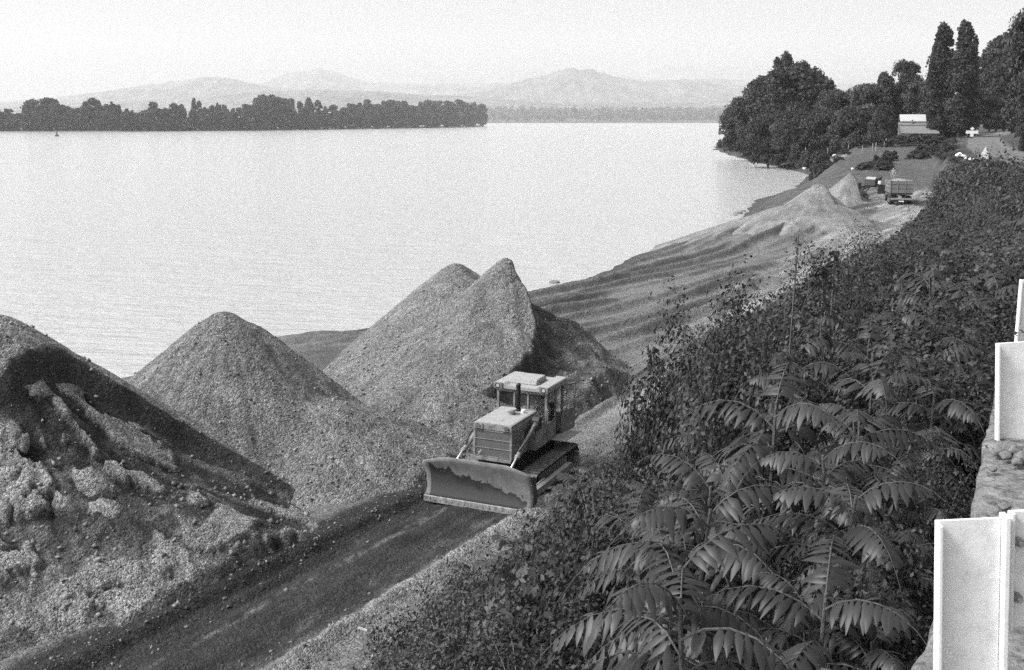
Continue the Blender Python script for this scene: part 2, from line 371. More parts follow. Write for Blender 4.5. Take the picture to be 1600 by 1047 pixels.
def sdist(x, y, poly):
    """signed distance to an open polyline (positive on its right side)"""
    best = np.full(np.shape(x), 1e9); sg = np.ones(np.shape(x)); al = np.zeros(np.shape(x)); acc = 0
    for (ax, ay), (bx, by) in zip(poly[:-1], poly[1:]):
        dx, dy = bx-ax, by-ay; L2 = dx*dx+dy*dy
        t = np.clip(((x-ax)*dx+(y-ay)*dy)/L2, 0, 1); d = np.hypot(x-ax-t*dx, y-ay-t*dy)
        c = dx*(y-ay)-dy*(x-ax); up = d < best
        best = np.where(up, d, best); sg = np.where(up, np.where(c < 0, 1, -1), sg); al = np.where(up, acc+t*math.sqrt(L2), al); acc += math.sqrt(L2)
    return best*sg, al
def heap(name, label, peaks, x0, x1, y0, y1, res, alb, rough, carve=None, matr=None, seed=0, group=None):
    xs = np.arange(x0, x1, res); ys = np.arange(y0, y1, res); Xg, Yg = np.meshgrid(xs, ys, indexing='ij')
    h = cone(Xg, Yg, peaks)+rough*(fbm(Xg/1.6, Yg/1.6, 5, seed, .62)+.25*fbm(Xg*3, Yg*3, 2, seed+5))
    pk = peaks[0]; an = np.arctan2(Yg-pk[1], Xg-pk[0]); rr_ = np.hypot(Xg-pk[0], Yg-pk[1])
    h = h+.10*fbm(an*7, rr_/9, 3, seed+9)*sm(.5, 3, rr_)
    a = alb*(1+.30*fbm(Xg/2.2, Yg/2.2, 4, seed+3)+.35*fbm(an*9, rr_/6, 3, seed+11)+.30*fbm(an*22, rr_/3, 3, seed+12))
    if carve: h, a = carve(Xg, Yg, h, a)
    s, t = to_st(Xg, Yg); zt = base_z(s, t); h = h-1.1*np.maximum(0, t-cv('rl', s)+.45-.3*fbm(s/1.3, s*0, 4, 12))*(s < 60)
    keep = (h > zt-.35) & (h > -2.1); F_ = grid_faces(len(xs), len(ys)); kf = keep.ravel()[F_].any(1); F_ = F_[kf]
    used = np.unique(F_); rm = np.full(Xg.size, -1); rm[used] = np.arange(len(used))
    V = np.stack([Xg, Yg, np.maximum(h, zt-.6)], -1).reshape(-1, 3)[used]
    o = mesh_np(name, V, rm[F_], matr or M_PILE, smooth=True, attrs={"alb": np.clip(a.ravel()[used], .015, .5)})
    return tag(o, label, "gravel heap", group)
P1 = [(-15.8,34.0,6.32,.83,.6,1.0),(-20.5,33.2,6.2,.8,1.5,1),(-13.0,31.2,3.0,.48,1.5,1.1),(-18,29.5,3.6,.5,1.5,1.2),(-10.4,34.0,2.2,.6,.6,1.0)]
P2 = [(-10.5,41.0,5.2,.87,.6,1.0),(-6.6,39.0,2.3,.50,1.0,1.1)]
P3 = [(-.3,53.5,5.65,.92,.2,.97),(-2.7,56,4.55,.80,1.2,.98),(-1.6,49.6,3.3,.52,1.5,1.15),(-3.4,45.5,2.0,.42,1,1)]
P3b = [(-3.0,60.5,4.55,.84,.6,.95)]
up1 = [(-9, -60)]
poly1 = [hit(u, v, P1) for u, v in ((3, 588), (24, 560), (60, 541), (100, 545), (150, 577), (193, 603), (240, 632), (310, 672), (389, 720), (450, 755))]
poly1 = [(poly1[0][0]-7, poly1[0][1]-3.5)]+poly1+[(poly1[-1][0]+2.5, poly1[-1][1]-.3)]
def carve1(x, y, h, a):
    q, al = sdist(x, y, poly1); q = q+.22*fbm(x/1.1, y/1.1, 4, 301)
    fade = 1-.75*sm(12, 22, al)
    cut = fade*((.62+.35*sm(6, 1, al))*sm(0, .7, q))*(1-sm(2.5, 9.5, q)*.85)
    front = sm(.5, 1.3, q)*(1-sm(8.0, 11.0, q)); an = np.arctan2(y-33.5, x+15.5); r0 = np.hypot(x+15.5, y-33.5)
    up_l = sm(9.5, 4.5, q)*(.35+.65*sm(13, 5, al))
    rough = fbm(an*5, r0/3.2, 5, 311, .6); chunk = fbm(x/.55, y/.55, 4, 321)
    cn = fbm(an*3.1+.35*rough, r0/2.7, 5, 331, .58)+.10*sm(-12, -17, x)-.10+.06*sm(3, 7, q); crust = sm(.0, .045, cn)
    h = h-cut+front*(.16*rough+.09*chunk*(.3+up_l)+.32*crust*up_l+.07*crust)
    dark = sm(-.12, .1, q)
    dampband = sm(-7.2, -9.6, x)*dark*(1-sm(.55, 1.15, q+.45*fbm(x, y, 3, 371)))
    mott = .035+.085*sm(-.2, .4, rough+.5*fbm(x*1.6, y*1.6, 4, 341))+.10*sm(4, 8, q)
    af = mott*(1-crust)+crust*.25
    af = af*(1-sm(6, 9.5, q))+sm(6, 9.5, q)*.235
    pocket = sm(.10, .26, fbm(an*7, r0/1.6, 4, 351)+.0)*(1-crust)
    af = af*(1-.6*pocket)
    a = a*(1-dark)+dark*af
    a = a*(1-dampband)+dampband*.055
    return h, a
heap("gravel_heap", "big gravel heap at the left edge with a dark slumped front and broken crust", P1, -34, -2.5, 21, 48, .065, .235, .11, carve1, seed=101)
heap("gravel_heap", "smooth cone shaped gravel heap between the slumped heap and the tallest heap", P2, -21, 1, 30, 53, .07, .19, .17, seed=131)
poly3 = [hit(u, v, P3) for u, v in ((800, 412), (817, 445), (830, 478), (836, 500), (834, 522), (829, 545), (812, 565), (795, 580))]
poly3 = [(poly3[0][0]-.3, poly3[0][1]+3)]+poly3
poly3 = poly3[::-1]
def carve3(x, y, h, a):
    q, al = sdist(x, y, poly3); q = q+.12*fbm(x/.7, y/.7, 4, 401); q = q*1.0
    reg_ = 1-sm(5.5, 7.5, y*0+(np.hypot(x-1.5, y-51)))
    cut = 1.3*sm(0, .5, q)*(1-sm(.8, 3.6, q)*.85)*reg_
    h = h-cut+sm(.3, 1, q)*reg_*.22*fbm(x/.8, y/.8, 4, 411)
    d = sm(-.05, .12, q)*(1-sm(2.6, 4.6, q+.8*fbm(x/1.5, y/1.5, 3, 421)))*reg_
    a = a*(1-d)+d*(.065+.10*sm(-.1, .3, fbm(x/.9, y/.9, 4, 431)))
    return h, a
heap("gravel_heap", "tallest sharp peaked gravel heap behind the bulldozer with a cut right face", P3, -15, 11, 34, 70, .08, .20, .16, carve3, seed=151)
heap("gravel_heap", "lower grey heap top showing just left behind the sharp peaked heap", P3b, -14, 8, 52, 74, .13, .20, .10, seed=171)
def carve4(x, y, h, a):
    q = (x-33.2)*.9+(y-118)*.15; e = sm(0, .5, q+.4*fbm(x/2, y/2, 3, 501))
    d = e*(1-sm(.8, 1.6, q+.6*fbm(x, y, 3, 511)))*sm(113, 116, y+2); h = h-.5*e*sm(5, 1, q)
    return h, a*(1-.7*d*sm(.0, .2, fbm(x/1.5, y/1.5, 3, 521)+.12))
heap("sand_heap", "broad rounded sand heap halfway along the shore", [(32.3, 120.5, 5.45, .78, .6, 1.0), (30.0, 114.0, 4.3, .36, 1.3, 1.0), (28, 108.5, 2.0, .30, 1.5, .9)], 6, 52, 86, 142, .2, .21, .12, carve4, M_SAND, 181)
def carve5(x, y, h, a):
    q = (x-43.4)-.1*(y-144); e = sm(0, .25, q)
    return h-1.6*e*sm(4.5, 1.0, q)*sm(5, 2, abs(y-145)), a
heap("sand_heap", "far pointed sand heap beside the loaded truck with a steep right side", [(42.7, 145, 5.35, .82, .2, .92), (42, 143, 3.2, .5, 1.5, 1.1)], 30, 54, 133, 157, .2, .21, .10, carve5, M_SAND, 191)
def simple(name, label, u, v, z, H, sl_, al, seed, sx=1, ext=8):
    x, y = at(u, v, z); H = gz(x, y)+.8 if H is None else H; heap(name, label, [(x, y, H, sl_, .6, sx)], x-ext, x+ext, y-ext, y+ext, .3, al, .12, None, M_SAND, seed)
simple("sand_mound", "flat pale dirt mound near the white rubble by the bushes", 1322, 243, 4.4, None, .40, .19, 194, .9, 4)
simple("sand_mound", "low brown bank of wet gravel between the cone heap and the river", 512, 536, -1.3, -.55, .30, .13, 195, 1.5, 7)
def stones(name, label, src, n, r0, r1, m, seed, low=0):
    r = np.random.default_rng(seed); co = np.zeros(len(src.data.vertices)*3, np.float32); src.data.vertices.foreach_get("co", co); co = co.reshape(-1, 3)
    w_ = np.exp(-low*(co[:, 2]-co[:, 2].min())); w_ = w_*(co[:, 1] < np.percentile(co[:, 1], 75)); P = co[r.choice(len(co), n, p=w_/w_.sum())]
    o8 = np.array([(1,0,0),(0,1,0),(-1,0,0),(0,-1,0),(0,0,1),(0,0,-1)], float); f8 = np.array([(0,1,4),(1,2,4),(2,3,4),(3,0,4),(1,0,5),(2,1,5),(3,2,5),(0,3,5)])
    s = r0+(r1-r0)*r.random(n)**3.5; V = P[:, None, :]+(o8[None]*(.55+.7*r.random((n, 6, 1)))+r.normal(0, .22, (n, 6, 3)))*s[:, None, None]; V[:, :, 2] += s[:, None]*.25
    F_ = (np.arange(n)[:, None, None]*6+f8[None]).reshape(-1, 3)
    o = mesh_np(name, V.reshape(-1, 3), F_, m, attrs={"alb": np.repeat(.10+.22*r.random(n), 6)}); return tag(o, label, None, None, "stuff")
M_STONE = gravel_mat("loose_stone", 25, .3, .01)
HP = [o for o in col.objects if o.name.startswith("gravel_heap")]
for i, o in enumerate(HP[:3]): stones("loose_stones", ("coarse stones and clods lying on the slumped left heap", "coarse stones lying on the cone shaped heap", "coarse stones lying on the sharp peaked heap")[i], o, (2600, 2600, 2400)[i], .025, (.11, .08, .10)[i], M_STONE, 900+i, (.15, .35, .25)[i])
# broken crust slabs lying on the slumped heap
from mathutils.bvhtree import BVHTree
me_ = HP[0].data; bvh = BVHTree.FromPolygons([v.co[:] for v in me_.vertices], [tuple(p.vertices) for p in me_.polygons])
rs = random.Random(12)
for (u, v, r_) in ((58, 606, .40), (104, 606, .50), (30, 690, .34), (12, 745, .40), (150, 760, .60), (172, 806, .48), (98, 790, .34), (215, 668, .22)):
    d = Vector(at(u, v, 0)+(0,))-Vector((0, 0, CZ)); loc, nrm, _, _ = bvh.ray_cast(Vector((0, 0, CZ)), d.normalized())
    if loc is None: continue
    nrm = Vector((loc.x+15.8, loc.y-34.0, 0)).normalized()*.55+Vector((0, 0, .83)); nrm.normalize()
    dn = Vector((0, 0, -1)); dn = (dn-nrm*dn.dot(nrm)).normalized(); sd2 = nrm.cross(dn); th = rs.uniform(.04, .08); n_ = rs.randint(14, 19); top = []; bot = []
    for k in range(n_):
        a = 2*math.pi*k/n_+rs.uniform(-.2, .2); q = 1.15*r_*rs.uniform(.6, 1.15); P_0 = loc+dn*math.cos(a)*q*1.25+sd2*math.sin(a)*q*.9
        top.append(P_0+nrm*(th*rs.uniform(.9, 1.05))); bot.append(P_0-nrm*.30-dn*.03+(loc-P_0)*.12)
    cc = loc+nrm*th*1.1; V = [cc]+top+bot; F3 = [(0, 1+k, 1+(k+1) % n_) for k in range(n_)]
    for k in range(n_): a_, b_ = 1+k, 1+(k+1) % n_; F3 += [(a_, a_+n_, b_+n_), (a_, b_+n_, b_)]
    mesh_np("crust_slab", [tuple(q) for q in V], F3, M_PILE, HP[0], attrs={"alb": [.25]*(n_+1)+[.10]*n_})
r = np.random.default_rng(44); n = 2200; s_ = 13+22*r.random(n); side = r.random(n) < .6; t_ = np.where(side, cv('rl', s_)-.2+r.normal(0, .5, n), cv('rr', s_)+.5+r.normal(0, .6, n)); z_, _ = ground(s_, t_); x_, y_ = to_xy(s_, t_)
o8 = np.array([(1,0,0),(0,1,0),(-1,0,0),(0,-1,0),(0,0,1),(0,0,-1)], float); f8 = np.array([(0,1,4),(1,2,4),(2,3,4),(3,0,4),(1,0,5),(2,1,5),(3,2,5),(0,3,5)]); sz = .015+.06*r.random(n)**4
V = np.stack([x_, y_, z_], -1)[:, None, :]+(o8[None]*(.55+.7*r.random((n, 6, 1)))+r.normal(0, .22, (n, 6, 3)))*sz[:, None, None]
o = mesh_np("loose_stones", V.reshape(-1, 3), (np.arange(n)[:, None, None]*6+f8[None]).reshape(-1, 3), M_STONE, attrs={"alb": np.repeat(.06+.2*r.random(n), 6)}); tag(o, "small stones spilled along both edges of the dark track", None, None, "stuff")
# ---------------------------------------------------------------- people (skin modifier bodies)
M_CLOTH = mat("work_jacket", .26, .9, var=.3); M_SKIN = mat("skin", .38, .6, var=.1); M_HAIR = mat("hair", .02, .8)
M_SHIRT = mat("work_shirt", .16, .9, var=.2)
def skin_body(name, joints, edges, radii, m, parent=None, rootv=0, sub=1):
    me = bpy.data.meshes.new(name); me.from_pydata(joints, edges, []); me.update(); me.materials.append(m)
    o = bpy.data.objects.new(name, me); col.objects.link(o)
    if parent: o.parent = parent
    sk = o.modifiers.new("skin", 'SKIN'); sk.use_smooth_shade = True
    if not me.skin_vertices: 
        bpy.context.view_layer.objects.active = o
    d = me.skin_vertices[0].data
    for i, r in enumerate(radii): d[i].radius = (r, r) if not isinstance(r, tuple) else r; d[i].use_root = (i == rootv)
    su = o.modifiers.new("sub", 'SUBSURF'); su.levels = sub; su.render_levels = sub
    return o
def make_skin_layer(me):
    if not me.skin_vertices:
        import bmesh
        bm = bmesh.new(); bm.from_mesh(me); bm.verts.layers.skin.verify(); bm.to_mesh(me); bm.free()
def person(loc, rz, label, seated):
    if seated:
        J = dict(pel=(0,0,.10), ch=(0,-.03,.42), nk=(0,0,.62), hd=(0,.03,.72), ht=(0,.03,.86), sl=(-.19,0,.55), el=(-.27,.16,.32), wl=(-.17,.38,.32),
                 sr=(.19,0,.55), er=(.27,.16,.32), wr=(.17,.38,.32), hl=(-.1,.05,.07), kl=(-.13,.46,.10), fl=(-.13,.50,-.32), tl=(-.13,.64,-.36),
                 hr=(.1,.05,.07), kr=(.13,.46,.10), fr=(.13,.50,-.32), tr=(.13,.64,-.36), hdl=(-.15,.46,.32), hdr=(.15,.46,.32))
    else:
        J = dict(pel=(0,0,.95), ch=(0,0,1.28), nk=(0,0,1.48), hd=(0,.02,1.57), ht=(0,.02,1.70), sl=(-.20,0,1.42), el=(-.27,-.02,1.13), wl=(-.24,.12,.90),
                 sr=(.20,0,1.42), er=(.27,-.02,1.13), wr=(.24,.12,.90), hl=(-.1,0,.88), kl=(-.12,.02,.50), fl=(-.13,0,.08), tl=(-.13,.18,.04),
                 hr=(.1,0,.88), kr=(.12,.02,.50), fr=(.13,0,.08), tr=(.13,.18,.04), hdl=(-.22,.15,.82), hdr=(.22,.15,.82))
    names = list(J); ix = {k: i for i, k in enumerate(names)}
    E_ = [('pel','ch'),('ch','nk'),('nk','hd'),('hd','ht'),('ch','sl'),('sl','el'),('el','wl'),('wl','hdl'),('ch','sr'),('sr','er'),('er','wr'),('wr','hdr'),
          ('pel','hl'),('hl','kl'),('kl','fl'),('fl','tl'),('pel','hr'),('hr','kr'),('kr','fr'),('fr','tr')]
    R = dict(pel=.15, ch=(.17,.13), nk=.06, hd=.095, ht=.08, sl=.075, el=.05, wl=.035, sr=.075, er=.05, wr=.035, hl=.09, kl=.065, fl=.045, tl=.04, hr=.09, kr=.065, fr=.045, tr=.04, hdl=.042, hdr=.042)
    me = bpy.data.meshes.new("person"); me.from_pydata([J[k] for k in names], [(ix[a], ix[b]) for a, b in E_], []); me.update(); make_skin_layer(me)
    me.materials.append(M_CLOTH)
    o = bpy.data.objects.new("person", me); col.objects.link(o)
    d = me.skin_vertices[0].data
    for i, k in enumerate(names):
        r = R[k]; d[i].radius = r if isinstance(r, tuple) else (r, r); d[i].use_root = (k == 'pel')
    o.modifiers.new("skin", 'SKIN').use_smooth_shade = True
    s_ = o.modifiers.new("sub", 'SUBSURF'); s_.levels = 1; s_.render_levels = 1
    o.location = loc; o.rotation_euler = (0, 0, rz); tag(o, label, "person")
    hx, hy, hz = J['hd']
    f = MB(); f.tube([(hx, hy+.02, hz-.04), (hx, hy+.03, hz+.10)], [.085, .088], 12); f.tube([(hx, hy+.11, hz+.04), (hx, hy+.14, hz+.01)], .015, 6)
    f.build("face", M_SKIN, o, smooth=True)
    c = MB(); c.tube([(hx, hy-.01, hz+.07), (hx, hy-.01, hz+.15), (hx, hy-.01, hz+.19)], [.108, .105, .05], 12); c.build("hair", M_HAIR, o, smooth=True)
    for k in ('hdl', 'hdr'):
        hh = MB(); a = Vector(J[k]); w_ = Vector(J[k.replace('hd', 'w')]); dr = (a-w_).normalized(); side = dr.orthogonal().normalized()
        hh.tube([a, a+dr*.07], [.035, .04], 8)
        for q in range(4): hh.tube([a+dr*.06+side*(q-1.5)*.02, a+dr*(.12+.01*(q % 3))+side*(q-1.5)*.022, a+dr*.15+side*(q-1.5)*.02+Vector((0,0,-.02))], .009, 5)
        hh.tube([a+side*.035, a+side*.06+dr*.04, a+side*.055+dr*.07], .010, 5); hh.build("hand", M_SKIN, o, smooth=True)
    return o
# ---------------------------------------------------------------- bulldozer (local +y is forward, origin under the blade)
TH = math.radians(157)
dz = empty("bulldozer", (-1.1, 34.05, .02), TH, "pale crawler bulldozer with a glazed cab and a dusty straight blade on the wet track", "bulldozer")
dz.rotation_euler = (0, math.radians(-1.0), TH)
# blade: curved plate
prof = []
for i in range(13):
    a = i/12; z = .17+1.13*a; y = -.13*math.sin(math.pi*min(1, a*1.02))*1.0-.02+.14*a*a
    prof.append((y, z))
b = MB(); W = 1.84; nx = 29
vs = []; fs = []
for j in range(nx):
    xx = -W+2*W*j/(nx-1); k = 1 if abs(xx) < 1.0 else 1-.8*((abs(xx)-1.0)/(W-1.0))**1.2
    for (y, z) in prof: vs.append((xx, y, z+.27*k*max(0, (z-.8)/.5)))
n = len(prof)
for j in range(nx-1):
    for i in range(n-1): fs.append((j*n+i, j*n+i+1, (j+1)*n+i+1, (j+1)*n+i))
b.add(vs, fs); bl = b.build("blade", M_BLADE, dz, smooth=True)
so_ = bl.modifiers.new("solid", 'SOLIDIFY'); so_.thickness = .04; so_.offset = 0
# dirt stuck on the blade: thicker dried and damp soil with its own outline
def dirt_mat():
    m = bpy.data.materials["blade_steel"]; n = m.node_tree; N = n.nodes; L = n.links
    b = N["Principled BSDF"]; tc = N.new("ShaderNodeTexCoord"); sp = N.new("ShaderNodeSeparateXYZ"); L.new(tc.outputs["Object"], sp.inputs[0])
    nz = N.new("ShaderNodeTexNoise"); nz.inputs["Scale"].default_value = 2.2; nz.inputs["Detail"].default_value = 9; nz.inputs["Roughness"].default_value = .62; L.new(tc.outputs["Object"], nz.inputs["Vector"])
    def mt(op, x, y):
        k = N.new("ShaderNodeMath"); k.operation = op
        for i, q in enumerate((x, y)):
            if isinstance(q, (int, float)): k.inputs[i].default_value = q
            else: L.new(q, k.inputs[i])
        return k.outputs[0]
    # boundary height rises from the photo's right end to the left end
    hb = mt('ADD', mt('MULTIPLY', sp.outputs[0], .20), .86); hb = mt('ADD', hb, mt('MULTIPLY', mt('SUBTRACT', nz.outputs[0], .5), 1.1))
    d = mt('SUBTRACT', hb, sp.outputs[2]); mr = N.new("ShaderNodeMapRange"); mr.inputs[1].default_value = -.012; mr.inputs[2].default_value = .012; L.new(d, mr.inputs[0])
    ex = mt('LESS_THAN', mt('ABSOLUTE', sp.outputs[0], 0), 1.66)
    old = b.inputs["Base Color"].links[0].from_socket
    rim = N.new("ShaderNodeMapRange"); rim.inputs[1].default_value = 0; rim.inputs[2].default_value = .3; rim.inputs[3].default_value = .018; rim.inputs[4].default_value = .052; L.new(d, rim.inputs[0])
    mx = N.new("ShaderNodeMix"); mx.data_type = 'FLOAT'; L.new(mt('MULTIPLY', mr.outputs[0], ex), mx.inputs[0]); L.new(old, mx.inputs[2]); L.new(rim.outputs[0], mx.inputs[3])
    L.new(mx.outputs[0], b.inputs["Base Color"])
dirt_mat()
b = MB(); b.prism([(-.02, -.02), (.03, -.02), (.035, .17), (-.01, .19)], -W-.02, W+.02, 'x'); ce = b.build("cutting_edge", M_EDGE, dz, .004)
b = MB()
for sx in (-1, 1):
    for k in range(2): b.box(sx*(W-.12)-.11+.0, sx*(W-.12)+.13, .036, .05, .0+.1*k, .07+.1*k)
    for k in range(14): pass
for i in range(15):
    x_ = -1.5+i*3.0/14; b.tube([(x_, .03, .08), (x_, .05, .08)], .022, 6)
b.build("edge_bolts", M_TRACK, ce)["kind"] = "stuff"
for sx in (-1, 1):
    b = MB(); b.prism([(-.42, .02), (.0, .02), (-.02, .2), (-.10, .7), (.03, 1.28), (-.2, 1.25), (-.40, .7)], sx*W-.025, sx*W+.025, 'x'); b.build("blade_end_plate", M_DARK, dz, .004)
    b = MB()     # lifting cylinder from the blade top to the radiator side
    b.tube([(sx*.95, -.32, 1.25), (sx*.93, -1.1, 1.62)], .035, 10); ro = b.build("cylinder_rod", M_CHROME, dz, smooth=True)
    b = MB(); b.tube([(sx*.93, -.95, 1.50), (sx*.90, -2.75, 2.28)], .075, 12); b.tube([(sx*.93, -.93, 1.49), (sx*.93, -1.03, 1.55)], .09, 12); b.build("lift_cylinder", M_YEL, dz, smooth=True)
    b = MB(); b.tube([(sx*.78, -2.7, 2.27), (sx*1.02, -2.7, 2.27)], .16, 14); b.box(sx*.9-.12, sx*.9+.12, -2.85, -2.45, 2.0, 2.22); b.build("cylinder_bracket", M_DARK, dz, .01)
    b = MB(); b.box(sx*1.62-.09, sx*1.62+.09, -4.0, -.3, .38, .62); b.tube([(sx*1.5, -.35, .55), (sx*1.5, -1.9, .62)], .05, 8); b.build("push_arm", M_YEL, dz, .02)
# hood
HR, HF = -3.3, -1.18
b = MB(); b.prism([(-.665, 1.28), (.665, 1.28), (.665, 2.30), (.60, 2.42), (-.60, 2.42), (-.665, 2.30)], HR, HF, 'y'); hood = b.build("engine_hood", M_YEL, dz, .02)
b = MB(); b.prism([(-.655, 2.424), (.655, 2.424), (.655, 2.45), (.60, 2.475), (-.60, 2.475), (-.655, 2.45)], HR, HF+.035, 'y'); b.box(-.14, .16, -1.75, -1.5, 2.475, 2.487); b.build("hood_top", M_YELTOP, hood, .01)
b = MB()
for sx in (-1, 1):
    b.box(sx*.668-.006, sx*.668+.006, -2.95, -1.45, 1.45, 2.20)
    b.box(sx*.676-.006, sx*.676+.006, -2.0, -1.96, 1.45, 2.20)
b.build("side_door", M_YEL, hood, .004)
for sx in (-1, 1):
    b = MB()
    for k in range(7): b.prism([(-2.80+.0, 1.60+k*.075), (-2.80, 1.63+k*.075), (-2.15, 1.63+k*.075), (-2.15, 1.60+k*.075)], sx*.676, sx*.692, 'x')
    b.build("louvres", M_DARK, hood)
    b = MB(); b.box(sx*.685-.008, sx*.685+.008, -1.72, -1.60, 1.80, 1.83); b.build("latch", M_DARK, hood)
    b = MB(); b.tube([(sx*.93, -2.5, 2.2), (sx*1.0, -2.0, 2.05), (sx*1.0, -1.5, 1.85), (sx*.93, -1.1, 1.68)], .022, 6); b.build("hydraulic_hose", M_RUB, dz, smooth=True)
    b = MB(); b.tube([(sx*.88, -3.45, 1.9), (sx*1.02, -3.38, 1.95), (sx*1.02, -3.38, 2.5), (sx*.9, -3.45, 2.55)], .014, 6); b.build("grab_rail", M_YEL, dz, smooth=True)
b = MB(); b.tube([(.5, -5.4, 1.5), (.5, -5.4, 1.95)], .22, 16); b.build("fuel_drum", M_YEL, dz)
# grille
gm = bpy.data.materials.new("radiator_mesh"); gm.use_nodes = True; N = gm.node_tree.nodes; L = gm.node_tree.links
tc = N.new("ShaderNodeTexCoord"); wv_ = N.new("ShaderNodeTexVoronoi"); wv_.inputs["Scale"].default_value = 26; wv_.inputs["Randomness"].default_value = 0; L.new(tc.outputs["Object"], wv_.inputs["Vector"])
rp = N.new("ShaderNodeMapRange"); rp.inputs[1].default_value = .30; rp.inputs[2].default_value = .42; rp.inputs[3].default_value = .02; rp.inputs[4].default_value = .15; L.new(wv_.outputs["Distance"], rp.inputs[0]); L.new(rp.outputs[0], N["Principled BSDF"].inputs["Base Color"])
b = MB(); b.box(-.60, .60, HF+.002, HF+.02, 1.36, 2.21); gr = b.build("radiator_grille", gm, dz)
b = MB()
for z in (1.36, 1.64, 1.93, 2.21): b.box(-.62, .62, HF+.022, HF+.04, z-.012, z+.012)
for sx in (-.635, .635): b.box(sx-.035, sx+.035, HF+.003, HF+.045, 1.30, 2.25)
b.box(-.67, .67, HF+.003, HF+.10, 1.24, 1.33); b.box(-.58, -.30, HF+.12, HF+.135, 1.45, 1.455)
b.build("grille_frame", M_YEL, gr, .004)
b = MB(); b.tube([(.45, HF+.05, 1.42), (.40, HF+.10, 1.50), (.38, HF+.11, 1.58)], .012, 6); b.tube([(.47, HF+.05, 1.42), (.45, HF+.10, 1.5)], .012, 6); b.build("crank_hook", M_WHITE, gr)
b = MB(); b.box(-.60, .60, HF+.003, HF+.05, 2.25, 2.42)
for sx in (-1, 1): b.box(sx*.50-.17, sx*.50+.17, HF+.051, HF+.08, 2.25, 2.44)
nose = b.build("nose_panel", M_YEL, dz, .01)
for sx in (-1, 1):
    b = MB(); b.tube([(sx*.50, HF+.082, 2.345), (sx*.50, HF+.10, 2.345)], .085, 14)
    hl = b.build("headlight", M_DARK, dz); b = MB()
    for k in (-1, 0, 1): b.box(sx*.50-.08, sx*.50+.08, HF+.101, HF+.112, 2.345+k*.045-.008, 2.345+k*.045+.008)
    b.build("headlight_guard", M_YEL, hl)
# exhaust, filter
b = MB(); b.tube([(-.12, -2.95, 2.47), (-.12, -2.95, 3.22), (-.13, -2.90, 3.34), (-.20, -2.80, 3.40)], [.075, .075, .078, .07], 14); b.tube([(-.12, -2.95, 2.47), (-.12, -2.95, 2.55)], .10, 12)
b.build("exhaust_pipe", M_RUB, dz, smooth=True)
b = MB(); b.tube([(-.08, -2.45, 2.47), (-.08, -2.45, 2.60), (-.08, -2.45, 2.61), (-.08, -2.45, 2.66)], [.14, .14, .19, .17], 18); b.build("air_filter_cap", M_YELTOP, dz)
b = MB(); b.tube([(-.38, -2.75, 2.47), (-.38, -2.75, 2.58)], .07, 12); b.build("fuel_cap", M_WHITE, dz)
# cab
CX, C0, C1, ZB, ZT = .92, -3.55, -5.15, 1.42, 3.03
b = MB(); P_ = .045
for x_ in (-CX+P_, CX-P_):
    for y_ in (C0-P_, C1+P_): b.box(x_-P_, x_+P_, y_-P_, y_+P_, 1.30, ZT)
for x_ in (-.22, .28): b.box(x_-.035, x_+.035, C0-.07, C0+.002, 2.05 if x_ > 0 else 1.42, ZT)
b.box(-CX, CX, C0-.08, C0+.004, ZT-.10, ZT); b.box(-CX, CX, C1, C1+.08, ZT-.08, ZT); b.box(-CX, CX, C1, C1+.08, 1.3, 2.0)
for sx in (-1, 1):
    b.box(sx*(CX-.03)-.03, sx*(CX-.03)+.03, C1+.09, C0-.09, ZT-.08, ZT)
b.box(CX-.06, CX, C1+.09, C0-.09, 1.3, 2.0)
b.box(-CX, -CX+.06, -4.45, -4.37, 1.3, ZT-.08)
b.box(.32, CX-.09, C0-.05, C0, 1.3, 1.98)                     # front panels below the glass
b.box(-CX+.09, -.26, C0-.05, C0, 1.3, 1.80)
b.box(-.18, .24, C0-.05, C0, 1.3, 2.30)
cab = b.build("cab", M_YEL, dz, .012)
b = MB()
for x0, x1, z0, z1 in ((-CX+.10, -.27, 1.82, ZT-.12), (-.17, .23, 2.32, ZT-.12), (.33, CX-.10, 2.0, ZT-.12)):
    r_ = .07; pts = []
    for cx_, cz_, a0 in ((x1-r_, z0+r_, -90), (x1-r_, z1-r_, 0), (x0+r_, z1-r_, 90), (x0+r_, z0+r_, 180)):
        for k in range(5): a_ = math.radians(a0+k*22.5); pts.append((cx_+r_*math.cos(a_), cz_+r_*math.sin(a_)))
    for i in range(len(pts)): 
        p0, p1 = pts[i], pts[(i+1) % len(pts)]; b.tube([(p0[0], C0-.02, p0[1]), (p1[0], C0-.02, p1[1])], .018, 6)
b.build("window_seal", M_RUB, cab)
b = MB()
for x0, x1, z0, z1 in ((-CX+.10, -.27, 1.82, ZT-.12), (-.17, .23, 2.32, ZT-.12), (.33, CX-.10, 2.0, ZT-.12)): b.box(x0, x1, C0-.028, C0-.022, z0, z1)
b.build("windscreen", M_GLASS, cab)
b = MB(); b.box(CX-.045, CX-.04, C1+.1, C0-.1, 2.0, ZT-.08); b.box(-.8, .8, C1+.03, C1+.035, 2.0, ZT-.08); b.box(-CX+.04, -CX+.045, -4.36, C0-.1, 1.95, ZT-.08); b.build("side_glass", M_GLASS, cab)
b = MB(); b.box(-CX+.005, -CX+.045, -4.36, C0-.1, 1.3, 1.94); b.build("side_panel", M_YEL, cab, .004)
